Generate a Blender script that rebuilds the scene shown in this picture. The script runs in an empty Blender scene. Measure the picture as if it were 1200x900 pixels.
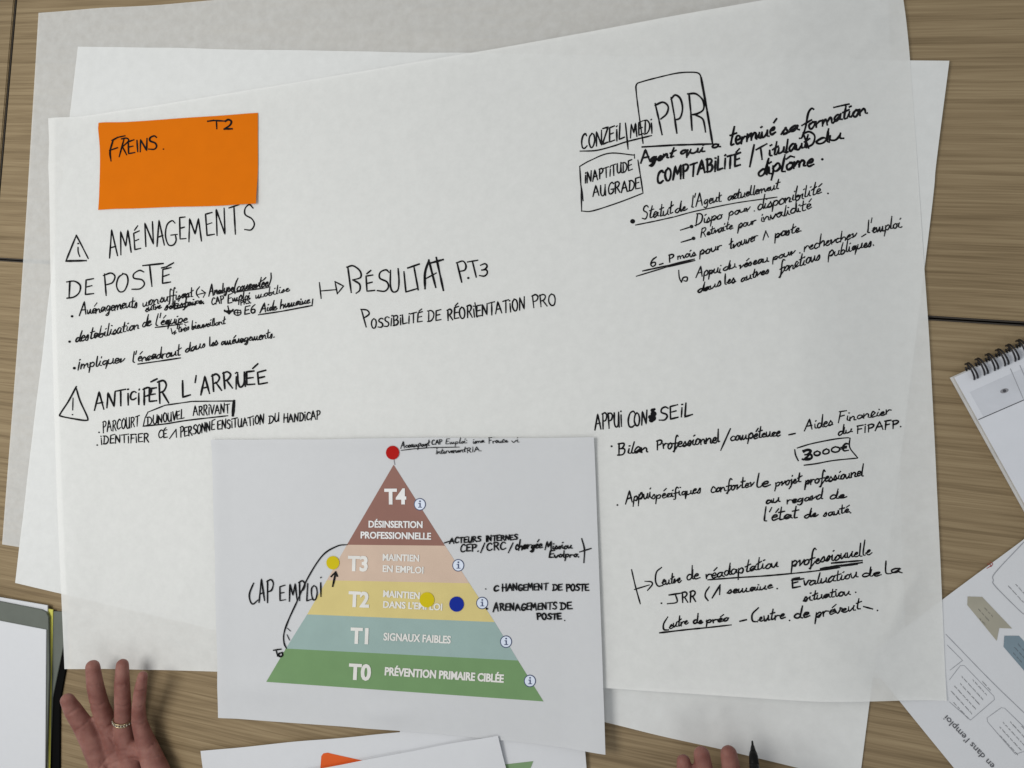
import bpy, bmesh, math, random
from mathutils import Vector, Matrix, noise

sc = bpy.context.scene
COL = sc.collection
R = math.radians

# ------------------------------------------------------------------ camera
F_PX, CAM_H = 940.0, 0.762
cam_d = bpy.data.cameras.new('camera'); cam = bpy.data.objects.new('camera', cam_d)
COL.objects.link(cam); sc.camera = cam
cam_d.sensor_width = 36.0; cam_d.lens = F_PX/1200*36.0
cam_d.clip_start = 0.01; cam_d.clip_end = 50
ROT = Matrix.Rotation(R(1.0), 4, 'X') @ Matrix.Rotation(R(14.7), 4, 'Y')
cam.matrix_world = Matrix.Translation((0, 0, CAM_H)) @ ROT

# ------------------------------------------------------------------ light
w = bpy.data.worlds.new('World'); sc.world = w; w.use_nodes = True
w.node_tree.nodes['Background'].inputs[0].default_value = (0.93, 0.97, 1.0, 1)
w.node_tree.nodes['Background'].inputs[1].default_value = 0.425

def lamp(name, loc, target, sx, sy, power, col):
    d = bpy.data.lights.new(name, 'AREA'); d.shape = 'RECTANGLE'; d.size = sx; d.size_y = sy
    d.energy = power; d.color = col
    o = bpy.data.objects.new(name, d); COL.objects.link(o); o.location = loc
    o.rotation_euler = (Vector(target)-Vector(loc)).to_track_quat('-Z', 'Y').to_euler()
    return o
lamp('ceiling_panel_light', (-0.95, 0.06, 1.22), (-0.15, 0.0, 0), 0.7, 0.6, 10.3, (1.0, 0.97, 0.92))
lamp('ceiling_panel_light', (0.10, -1.15, 1.85), (-0.1, 0.0, 0), 0.6, 0.5, 3.2, (1.0, 0.98, 0.95))

sc.view_settings.view_transform = 'Standard'
sc.view_settings.look = 'None'
sc.view_settings.exposure = 0.0
sc.view_settings.gamma = 1.0

# ------------------------------------------------------------------ helpers
CAMLOC = Vector((0, 0, CAM_H)); R3 = ROT.to_3x3()
def U(px, py, z=0.0015):
    """photo position (1200 x 900) -> the point of the table scene at height z"""
    d = R3 @ Vector(((px-600)/F_PX, -(py-450)/F_PX, -1.0))
    t = (z-CAM_H)/d.z
    return CAMLOC + d*t

def mat(name, col, rough=0.6, spec=0.3, metal=0.0, tint=None):
    m = bpy.data.materials.new(name); m.use_nodes = True
    nt = m.node_tree; b = nt.nodes['Principled BSDF']
    b.inputs['Roughness'].default_value = rough; b.inputs['Metallic'].default_value = metal
    b.inputs['Specular IOR Level'].default_value = spec
    tc = nt.nodes.new('ShaderNodeTexCoord'); n = nt.nodes.new('ShaderNodeTexNoise')
    n.inputs['Scale'].default_value = 55; n.inputs['Detail'].default_value = 4
    nt.links.new(tc.outputs['Object'], n.inputs['Vector'])
    r = nt.nodes.new('ShaderNodeValToRGB')
    k = 0.05 if tint is None else tint
    r.color_ramp.elements[0].position = .3; r.color_ramp.elements[1].position = .7
    r.color_ramp.elements[0].color = tuple(c*(1-k) for c in col)+(1,)
    r.color_ramp.elements[1].color = tuple(min(1, c*(1+k)) for c in col)+(1,)
    nt.links.new(n.outputs['Fac'], r.inputs[0]); nt.links.new(r.outputs[0], b.inputs['Base Color'])
    return m

def sheet_mat(name, col, see, mottle, bump=0.0):
    """thin paper: a little of what lies beneath shows through"""
    m = bpy.data.materials.new(name); m.use_nodes = True
    nt = m.node_tree; b = nt.nodes['Principled BSDF']; out = nt.nodes['Material Output']
    b.inputs['Base Color'].default_value = col+(1,); b.inputs['Roughness'].default_value = 0.62
    b.inputs['Specular IOR Level'].default_value = 0.2
    tc = nt.nodes.new('ShaderNodeTexCoord')
    n = nt.nodes.new('ShaderNodeTexNoise'); n.inputs['Scale'].default_value = 95
    n.inputs['Detail'].default_value = 5; n.inputs['Roughness'].default_value = .65
    nt.links.new(tc.outputs['Object'], n.inputs['Vector'])
    mr = nt.nodes.new('ShaderNodeMapRange')
    mr.inputs[1].default_value = .3; mr.inputs[2].default_value = .7
    mr.inputs[3].default_value = max(0, see-mottle); mr.inputs[4].default_value = see+mottle
    nt.links.new(n.outputs['Fac'], mr.inputs[0])
    t = nt.nodes.new('ShaderNodeBsdfTransparent'); mx = nt.nodes.new('ShaderNodeMixShader')
    nt.links.new(mr.outputs[0], mx.inputs[0]); nt.links.new(b.outputs[0], mx.inputs[1])
    nt.links.new(t.outputs[0], mx.inputs[2]); nt.links.new(mx.outputs[0], out.inputs['Surface'])
    if bump:
        n2 = nt.nodes.new('ShaderNodeTexNoise'); n2.inputs['Scale'].default_value = 22
        n2.inputs['Detail'].default_value = 6
        nt.links.new(tc.outputs['Object'], n2.inputs['Vector'])
        bp = nt.nodes.new('ShaderNodeBump'); bp.inputs['Strength'].default_value = bump
        bp.inputs['Distance'].default_value = .002
        nt.links.new(n2.outputs['Fac'], bp.inputs['Height']); nt.links.new(bp.outputs[0], b.inputs['Normal'])
    return m

def wood_mat():
    m = bpy.data.materials.new('oak_laminate'); m.use_nodes = True
    nt = m.node_tree; L = nt.links.new; b = nt.nodes['Principled BSDF']
    b.inputs['Roughness'].default_value = .5; b.inputs['Specular IOR Level'].default_value = .25
    tc = nt.nodes.new('ShaderNodeTexCoord')
    def noise_(sx, sy, detail, rough, dist=0):
        mp = nt.nodes.new('ShaderNodeMapping'); mp.inputs['Scale'].default_value = (sx, sy, 1)
        L(tc.outputs['Object'], mp.inputs[0])
        n = nt.nodes.new('ShaderNodeTexNoise'); n.inputs['Scale'].default_value = 1
        n.inputs['Detail'].default_value = detail; n.inputs['Roughness'].default_value = rough
        n.inputs['Distortion'].default_value = dist
        L(mp.outputs[0], n.inputs['Vector']); return n
    a = noise_(4.2, 215, 3, .55, .8)       # growth lines
    c = noise_(16, 620, 2, .6)            # pores
    d = noise_(1.4, 16, 2, .5, .4)        # broad bands
    def math_(op, x, y):
        q = nt.nodes.new('ShaderNodeMath'); q.operation = op
        for i, v in enumerate((x, y)):
            if isinstance(v, (int, float)): q.inputs[i].default_value = v
            else: L(v, q.inputs[i])
        return q.outputs[0]
    s = math_('ADD', math_('MULTIPLY', a.outputs['Fac'], .56), math_('MULTIPLY', c.outputs['Fac'], .28))
    s = math_('ADD', s, math_('MULTIPLY', d.outputs['Fac'], .16))
    r = nt.nodes.new('ShaderNodeValToRGB'); e = r.color_ramp.elements
    e[0].position = .36; e[0].color = (.180, .128, .068, 1)
    e[1].position = .64; e[1].color = (.345, .262, .153, 1)
    k = r.color_ramp.elements.new(.5); k.color = (.268, .197, .110, 1)
    L(s, r.inputs[0]); L(r.outputs[0], b.inputs['Base Color'])
    bp = nt.nodes.new('ShaderNodeBump'); bp.inputs['Strength'].default_value = .15; bp.inputs['Distance'].default_value = .0006
    L(c.outputs['Fac'], bp.inputs['Height']); L(bp.outputs[0], b.inputs['Normal'])
    return m

def link(name, me, m, parent=None, smooth=True):
    o = bpy.data.objects.new(name, me); COL.objects.link(o)
    if m: me.materials.append(m)
    if smooth and len(me.polygons): me.polygons.foreach_set('use_smooth', [True]*len(me.polygons))
    if parent:
        o.parent = parent
        bpy.context.view_layer.update()
        o.matrix_parent_inverse = parent.matrix_world.inverted()
    return o
def obj(name, bm, m, parent=None, smooth=True):
    me = bpy.data.meshes.new(name); bm.normal_update(); bm.to_mesh(me); bm.free()
    return link(name, me, m, parent, smooth)
def mesh(name, vs, fs, m, parent=None, smooth=True):
    me = bpy.data.meshes.new(name); me.from_pydata([tuple(v) for v in vs], [], fs); me.update()
    return link(name, me, m, parent, smooth)
def thing(name, label, cat, loc, group=None):
    o = bpy.data.objects.new(name, None); COL.objects.link(o); o.location = loc
    o['label'] = label; o['category'] = cat
    if group: o['group'] = group
    bpy.context.view_layer.update()
    return o
def tag(o, label, cat, group=None):
    o['label'] = label; o['category'] = cat
    if group: o['group'] = group
    return o
def slab(name, pts, z0, z1, m, parent=None, bev=0.0):
    """a plate with a given outline (world xy), bottom z0, top z1"""
    bm = bmesh.new()
    f = bm.faces.new([bm.verts.new((p[0], p[1], z0)) for p in pts])
    bm.normal_update()
    if f.normal.z > 0: f.normal_flip()
    r = bmesh.ops.extrude_face_region(bm, geom=[f])
    for v in r['geom']:
        if isinstance(v, bmesh.types.BMVert): v.co.z = z1
    bmesh.ops.recalc_face_normals(bm, faces=bm.faces)
    if bev:
        es = [e for e in bm.edges if all(v.co.z > z1-1e-6 for v in e.verts)]
        bmesh.ops.bevel(bm, geom=es, offset=bev, segments=2, affect='EDGES')
    return obj(name, bm, m, parent, smooth=False)
def sstep(a, b, x):
    t = max(0, min(1, (x-a)/(b-a))); return t*t*(3-2*t)

# ------------------------------------------------------------------ materials
WOOD = wood_mat()
M_EDGE = mat('table_edge_band', (.05, .042, .035), .5)
M_FLOOR = mat('floor_vinyl', (.02, .02, .02), .8)
M_FLIP = sheet_mat('flipchart_paper', (.83, .84, .825), .215, .035, .02)
M_MID = sheet_mat('flipchart_paper_mid', (.80, .815, .81), .09, .03, .02)
M_THIN = sheet_mat('flipchart_paper_thin', (.83, .84, .825), .38, .05, .02)
M_PRINT = sheet_mat('copy_paper', (.635, .648, .668), .03, .012, .06)
M_PLAIN = sheet_mat('office_paper', (.70, .715, .745), .03, .01, .05)
M_INK = mat('marker_ink', (.010, .010, .011), .7, .05, tint=.7)
M_ORANGE = mat('orange_card', (.70, .165, .001), .7, .08, tint=.02)

# ------------------------------------------------------------------ floor and tables
bm = bmesh.new(); bmesh.ops.create_grid(bm, x_segments=1, y_segments=1, size=6)
fl = obj('floor', bm, M_FLOOR); fl.location.z = -.74; fl['kind'] = 'structure'

def seg_line(p, q):
    a, b = U(*p, 0), U(*q, 0); d = (b-a).normalized(); return a, d
ha, hd = seg_line((4, 304), (1194, 379))     # long seam between the tables
va, vd = seg_line((23, 0), (2, 200))         # short seam at the left
hn = Vector((-hd.y, hd.x, 0))
ang = math.atan2(hd.y, hd.x)
# corner where the seams meet
def meet(a, d, b, e):
    M = Matrix(((d.x, -e.x), (d.y, -e.y))); t = M.inverted() @ Vector((b.x-a.x, b.y-a.y)); return a + d*t[0]
corner = meet(ha, hd, va, vd)
vdir = -vd if vd.y < 0 else vd               # pointing up the picture

def table(label, x0, x1, y0, y1):
    # outline along the seam frame, local origin at the seam corner
    t = thing('table', label, 'table', (corner.x, corner.y, -.74), 'wooden tables pushed together')
    g = .0022
    pts = [(x0+g, y0+g), (x1-g, y0+g), (x1-g, y1-g), (x0+g, y1-g)]
    M = Matrix.Translation((corner.x, corner.y, 0)) @ Matrix.Rotation(ang, 4, 'Z')
    o = slab('tabletop', pts, -.025, 0, WOOD, None, .0009)
    e = slab('edge_band', [(x0+g/3, y0+g/3), (x1-g/3, y0+g/3), (x1-g/3, y1-g/3), (x0+g/3, y1-g/3)], -.0245, -.0022, M_EDGE)
    bpy.context.view_layer.update()
    for q in (o, e):
        q.parent = t; q.matrix_parent_inverse = t.matrix_world.inverted(); q.matrix_world = M
    for cx in (x0+.05, x1-.05):
        for cy in (y0+.05, y1-.05):
            bm = bmesh.new()
            bmesh.ops.create_cone(bm, cap_ends=True, segments=16, radius1=.02, radius2=.02, depth=.715)
            c = M @ Vector((cx, cy, 0)); bmesh.ops.translate(bm, verts=bm.verts, vec=(c.x, c.y, -.3825))
            obj('leg', bm, M_EDGE, t)
    return t
table('oak laminate table along the top, behind the upper part of the big sheets', 0, 1.6, 0, .8)
table('oak laminate table nearest the hands, under the printed pyramid', -.12, 1.48, -.8, 0)
table('oak laminate table at the top left corner beyond the short seam', -1.6, 0, 0, .8)

# ------------------------------------------------------------------ paper sheets
def gbase(x, y):
    return .0007*(1+noise.noise((x*3.2+4, y*3.2, .3))) + .0003*(1+noise.noise((x*9, y*9, 2.3)))
def ridge(x, y, p, q, amp, wid):
    a, b = U(*p), U(*q); ax, ay = b.x-a.x, b.y-a.y; L2 = ax*ax+ay*ay
    t = ((x-a.x)*ax+(y-a.y)*ay)/L2; tc = max(0, min(1, t))
    d = math.hypot(x-a.x-ax*tc, y-a.y-ay*tc)
    return amp*math.exp(-(d/wid)**1.3)*(.35+.65*math.sin(math.pi*max(.04, min(.96, t))))

class Sheet:
    def __init__(s, corners, off, local=None, edges=None, z=.0015):
        s.c = [U(*p, z) for p in corners]          # TL TR BR BL
        s.off, s.local = off, local
        s.e = edges or {}; s.z = z
        a, b, d = s.c[0], s.c[1], s.c[3]
        s.M = Matrix(((b.x-a.x, d.x-a.x), (b.y-a.y, d.y-a.y))).inverted()
    def uv(s, x, y):
        t = s.M @ Vector((x-s.c[0].x, y-s.c[0].y)); return t[0], t[1]
    def h(s, x, y):
        u, v = s.uv(x, y)
        return gbase(x, y)+s.off+(s.local(u, v, x, y) if s.local else 0)
    def at(s, px, py, lift=0.00025):
        p = U(px, py, s.off+.001)
        z = s.h(p.x, p.y)+lift
        p = U(px, py, z); return Vector((p.x, p.y, z))
    def edge(s, k, t):
        i = {'top': (0, 1), 'right': (1, 2), 'bottom': (3, 2), 'left': (0, 3)}[k]
        a, b = s.c[i[0]], s.c[i[1]]
        if k not in s.e:
            q = a.lerp(b, t); n_ = .0011*noise.noise((q.x*14, q.y*14, s.off*900))*min(1, 8*t, 8*(1-t))
            e_ = (b-a).normalized(); return q+Vector((-e_.y, e_.x, 0))*n_
        pts = [a]+[U(*p, s.z) for p in s.e[k]]+[b]
        ds = [0]
        for p, q in zip(pts, pts[1:]): ds.append(ds[-1]+(q-p).length)
        return catmull(pts, ds, t*ds[-1])
    def build(s, name, m, nx, ny, parent=None):
        vs, fs = [], []
        for j in range(ny+1):
            v = j/ny
            for i in range(nx+1):
                u = i/nx
                t, b, l, r = s.edge('top', u), s.edge('bottom', u), s.edge('left', v), s.edge('right', v)
                bil = s.c[0]*(1-u)*(1-v)+s.c[1]*u*(1-v)+s.c[2]*u*v+s.c[3]*(1-u)*v
                p = t*(1-v)+b*v+l*(1-u)+r*u-bil
                vs.append((p.x, p.y, s.h(p.x, p.y)))
        for j in range(ny):
            for i in range(nx):
                k = j*(nx+1)+i; fs.append((k+nx+1, k+nx+2, k+1, k))
        return mesh(name, vs, fs, m, parent)
def catmull(pts, ds, d):
    k = 0
    while k < len(ds)-2 and d > ds[k+1]: k += 1
    t = (d-ds[k])/max(1e-9, ds[k+1]-ds[k])
    p1, p2 = pts[k], pts[k+1]
    p0 = pts[k-1] if k else p1*2-p2
    p3 = pts[k+2] if k+2 < len(pts) else p2*2-p1
    return .5*((2*p1)+(p2-p0)*t+(2*p0-5*p1+4*p2-p3)*t*t+(3*p1-p0-3*p2+p3)*t**3)

def lift_edges(l=0, r=0, t=0, b=0, w=.07):
    def f(u, v, x, y):
        return (l*sstep(w, 0, u)**1 if l else 0)+(r*sstep(1-w, 1, u) if r else 0)+(t*sstep(w, 0, v) if t else 0)+(b*sstep(1-w, 1, v) if b else 0)
    return f
def _sst(a, b, x):
    t = max(0, min(1, (x-a)/(b-a))); return t*t*(3-2*t)
sstep = _sst

SHEETS = 'large flipchart sheets overlapping on the tables'
A = Sheet([(45, 15), (1040, -56), (1062, 800), (2, 638)], .0004, edges={'left': [(26, 320)]})
B = Sheet([(92, 55), (1112, 72), (1007, 917), (18, 683)], .0012, lambda u, v, x, y: .0008*sstep(.93, 1, u)*sstep(.25, 0, v),
          edges={'right': [(1097, 190), (1085, 300)]})
def d_local(u, v, x, y):
    z = .0150*sstep(.58, .89, u)*(1-sstep(.88, 1.0, u))*(.7+.3*v) + .0025*sstep(.06, 0, u) + .0012*sstep(.05, 0, v)*(1-sstep(.7, .9, u)) + .0012*sstep(.95, 1, v)*sstep(.5, .8, u)
    z += (.0018*(1+noise.noise((x*4.5, y*4.5, 7.7)))+.0006*(1+noise.noise((x*13, y*13, 1.9))))*(1-sstep(.88, 1, u))
    z += ridge(x, y, (1075, 660), (1035, 745), .0036, .012)+ridge(x, y, (112, 725), (168, 772), .0042, .013)
    z += ridge(x, y, (60, 200), (150, 132), .0030, .012)+ridge(x, y, (1040, 560), (1085, 520), .0010, .014)
    z += ridge(x, y, (620, 420), (640, 300), .0016, .03)+ridge(x, y, (90, 560), (100, 700), .0022, .02)+ridge(x, y, (720, 790), (800, 770), .0016, .015)+ridge(x, y, (1000, 60), (1040, 20), .0022, .014)+ridge(x, y, (230, 640), (205, 740), .0018, .02)+ridge(x, y, (960, 745), (1030, 800), .0026, .016)
    return z
D = Sheet([(60, 140), (1056, -26), (1110, 822), (78, 783)], .0019, d_local,
          edges={'top': [(150, 130), (540, 65), (930, 0)], 'right': [(1067, 68), (1083, 300), (1091, 420), (1101, 620)],
                 'left': [(61, 300), (67, 520)], 'bottom': [(255, 787), (712, 804)]}, z=.005)
oA = tag(A.build('flipchart_sheet', M_THIN, 60, 40), 'lowest large blank white sheet, bare at the top left corner of the stack', 'flipchart sheet', SHEETS)
oB = tag(B.build('flipchart_sheet', M_MID, 90, 60), 'middle large blank sheet jutting out bottom right below the written one', 'flipchart sheet', SHEETS)
oD = tag(D.build('flipchart_sheet', M_FLIP, 170, 120), 'topmost large white sheet covered in black handwriting, under the orange card', 'flipchart sheet', SHEETS)

# ------------------------------------------------------------------ handwriting: a stroke alphabet
# strokes: points x,y (cap height 1); "~" = smooth curve; the number in front is the letter's width
CAPS = {
 'A': (.78, '.0,.0 .36,1.02 .72,.02|.14,.36 .62,.40'),
 'B': (.66, '.06,1 .1,0|~.0,.97 .42,.98 .52,.8 .36,.58 .12,.53|~.12,.53 .5,.5 .6,.25 .42,.03 .02,.02'),
 'C': (.66, '~.58,.86 .46,1 .2,.88 .03,.48 .12,.1 .34,.0 .6,.14'),
 'D': (.72, '.12,.97 .1,.0|~.0,.98 .36,.95 .64,.66 .6,.25 .34,.02 .0,.0'),
 'E': (.60, '.54,1 .06,.95 .04,.02 .56,.04|.06,.5 .44,.54'),
 'F': (.60, '.08,.0 .1,.98|.0,.97 .58,1.0|.1,.52 .44,.56'),
 'G': (.70, '~.6,.86 .44,1 .16,.84 .03,.42 .16,.06 .42,.0 .62,.18 .6,.4|.36,.4 .66,.4'),
 'H': (.72, '.05,1 .05,0|.6,1 .62,0|.0,.5 .66,.54'),
 'I': (.28, '.12,.72 .12,0|.11,.98 .14,1.0'),
 'J': (.62, '.1,1 .62,1|~.44,1 .46,.4 .36,.06 .0,.02'),
 'L': (.56, '.06,1 .04,.0 .54,.06'),
 'M': (.86, '.0,.0 .12,1 .4,.32 .68,1 .78,.0'),
 'N': (.72, '.03,.0 .06,1 .56,.02 .6,1'),
 'O': (.70, '~.34,1 .1,.82 .03,.4 .22,.02 .48,.06 .62,.5 .52,.88 .3,1.0'),
 'P': (.62, '.07,.98 .1,.0|~.0,.93 .34,1 .56,.82 .42,.55 .1,.46'),
 'Q': (.7, '~.34,1 .1,.82 .03,.4 .22,.02 .48,.06 .62,.5 .52,.88 .3,1.0|.4,.2 .66,-.1'),
 'R': (.68, '.07,.98 .08,.0|~.0,.93 .34,1 .54,.8 .38,.54 .1,.46|.26,.5 .62,.0'),
 'S': (.62, '~.56,.88 .4,1 .14,.9 .12,.66 .44,.46 .54,.22 .36,.02 .02,.08'),
 'T': (.66, '.32,.97 .32,.0|.0,.95 .64,1.0'),
 'U': (.68, '~.05,1 .04,.3 .2,.0 .44,.06 .56,.4 .58,1|.57,.6 .62,.0'),
 'V': (.66, '.0,1 .3,.0 .62,1'),
 'X': (.6, '.0,1 .56,0|.56,1 .0,0'),
 'Z': (.62, '.04,.97 .56,.98 .04,.02 .6,.05'),
 '1': (.40, '.0,.35 .28,1 .26,0'),
 '2': (.62, '~.04,.84 .26,1 .5,.82 .4,.44 .02,.03|.02,.03 .58,.04'),
 '3': (.60, '~.04,.93 .34,1 .5,.82 .36,.58 .16,.53|~.16,.53 .46,.5 .54,.2 .34,.0 .02,.08'),
 '6': (.60, '~.5,.96 .2,.72 .05,.3 .22,.0 .48,.1 .46,.4 .22,.42 .07,.26'),
 '0': (.62, '~.3,.8 .08,.6 .06,.24 .28,.04 .52,.2 .54,.58 .3,.8'),
 '€': (.66, '~.6,.78 .34,.86 .12,.5 .24,.08 .58,.1|.0,.52 .44,.56|.0,.34 .42,.38'),
 '/': (.44, '.4,1.15 .02,-.2'), '(': (.3, '~.24,1.1 .06,.7 .06,.25 .2,-.15'), ')': (.3, '~.04,1.15 .22,.7 .2,.3 .06,-.1'),
 '.': (.26, '.1,.0 .14,.02'), ',': (.24, '.14,.06 .06,-.14'), '-': (.5, '.06,.36 .42,.42'), ':': (.26, '.1,.05 .13,.07|.1,.45 .13,.47'),
 "'": (.22, '.14,1.05 .06,.72'), ' ': (.42, ''),
}
LOW = {
 'a': (.50, '~.42,.44 .24,.5 .06,.28 .12,.03 .3,.1 .42,.44|~.42,.46 .4,.12 .52,.02'),
 'b': (.46, '~.08,1 .05,.5 .08,.04 .3,.02 .4,.26 .24,.42 .08,.26'),
 'c': (.42, '~.38,.42 .22,.5 .06,.26 .16,.03 .42,.08'),
 'd': (.52, '~.4,.4 .22,.48 .05,.24 .16,.02 .38,.2 .46,1|~.46,.7 .44,.12 .54,.02'),
 'e': (.42, '~.08,.24 .32,.3 .34,.46 .18,.48 .07,.24 .18,.02 .44,.1'),
 'f': (.40, '~.42,.92 .3,1.02 .2,.8 .18,.2 .14,-.36 .06,-.34|.02,.42 .4,.48'),
 'g': (.50, '~.4,.42 .22,.48 .07,.26 .18,.06 .4,.3|~.42,.46 .4,-.2 .24,-.42 .08,-.3'),
 'h': (.50, '~.08,1 .06,.0|~.06,.2 .26,.48 .4,.36 .42,.02'),
 'i': (.26, '~.1,.46 .1,.08 .24,.02|.12,.68 .16,.7'),
 'j': (.26, '~.14,.46 .12,-.2 -.02,-.4|.14,.68 .17,.7'),
 'l': (.26, '~.1,1 .08,.3 .1,.05 .24,.03'),
 'm': (.72, '~.02,.44 .05,.02|~.06,.2 .2,.47 .3,.34 .31,.03|~.32,.22 .48,.47 .58,.34 .6,.06 .7,.02'),
 'n': (.50, '~.02,.45 .05,.02|~.06,.2 .24,.47 .37,.34 .38,.06 .5,.02'),
 'o': (.46, '~.22,.48 .07,.32 .09,.08 .26,.02 .4,.2 .36,.42 .2,.48 .46,.42'),
 'p': (.50, '~.06,.48 .07,.1 .05,-.48|~.06,.32 .26,.5 .42,.32 .3,.06 .1,.1'),
 'q': (.50, '~.4,.42 .22,.48 .07,.26 .18,.04 .4,.3|~.41,.46 .4,-.1 .42,-.46'),
 'r': (.40, '~.03,.46 .07,.02|~.07,.22 .2,.46 .38,.42'),
 's': (.40, '~.02,.1 .2,.48|~.2,.48 .34,.2 .24,.0 .06,.05 .4,.1'),
 't': (.36, '~.17,.88 .14,.2 .18,.03 .34,.05|.0,.52 .36,.58'),
 'u': (.52, '~.05,.46 .06,.1 .2,.02 .38,.2 .4,.46|~.4,.46 .4,.1 .52,.02'),
 'v': (.44, '~.02,.46 .18,.02 .36,.34 .38,.48 .46,.44'),
 'x': (.44, '.04,.46 .38,.0|.38,.46 .02,.0'), 'y': (.5, '~.05,.46 .08,.12 .26,.08 .4,.46|~.4,.46 .36,-.2 .2,-.42 .06,-.3'),
 'z': (.4, '.04,.44 .36,.46 .03,.02 .4,.05'),
}
ACC = {'é': ('e', '.22,.64 .4,.84'), 'è': ('e', '.12,.84 .3,.64'), 'ê': ('e', '.08,.64 .24,.82 .4,.66'), 'ô': ('o', '.04,.66 .22,.8 .44,.7'),
       'É': ('E', '.16,1.12 .42,1.3'), 'Ë': ('E', '.14,1.16 .46,1.22')}
ALT = {'n': (.52, '~.02,.44 .07,.08 .2,.03 .34,.28 .38,.46|~.38,.46 .39,.08 .52,.04'),
       'm': (.80, '~.02,.44 .07,.06 .18,.04 .3,.44|~.3,.44 .34,.06 .46,.04 .58,.44|~.58,.44 .62,.06 .78,.05'),
       'r': (.42, '~.03,.40 .12,.48 .14,.04|~.14,.08 .28,.2 .42,.42'),
       'a': (.52, '~.4,.40 .2,.46 .06,.22 .18,.02 .36,.16 .44,.42 .44,.1 .54,.06'),
       's': (.40, '~.03,.12 .22,.5 .3,.2 .2,.0 .04,.06'), 'e': (.42, '~.04,.2 .28,.28 .3,.44 .14,.4 .1,.1 .3,.02 .46,.14')}
def glyph(ch):
    if ch in ACC:
        b, s = ACC[ch]; w_, st = glyph(b); return w_, st+'|'+s
    if ch in LOW: return LOW[ch]
    return CAPS[ch]

def smooth(pts, step):
    if len(pts) < 3: return dens(pts, step)
    ds = [0]
    P = [Vector(p) for p in pts]
    for p, q in zip(P, P[1:]): ds.append(ds[-1]+(q-p).length)
    n = max(3, int(ds[-1]/step)); return [catmull(P, ds, ds[-1]*i/n) for i in range(n+1)]
def dens(pts, step):
    out = [Vector(pts[0])]
    for p, q in zip(pts, pts[1:]):
        p, q = Vector(p), Vector(q); n = max(1, int((q-p).length/step))
        out += [p.lerp(q, (i+1)/n) for i in range(n)]
    return out

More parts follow.
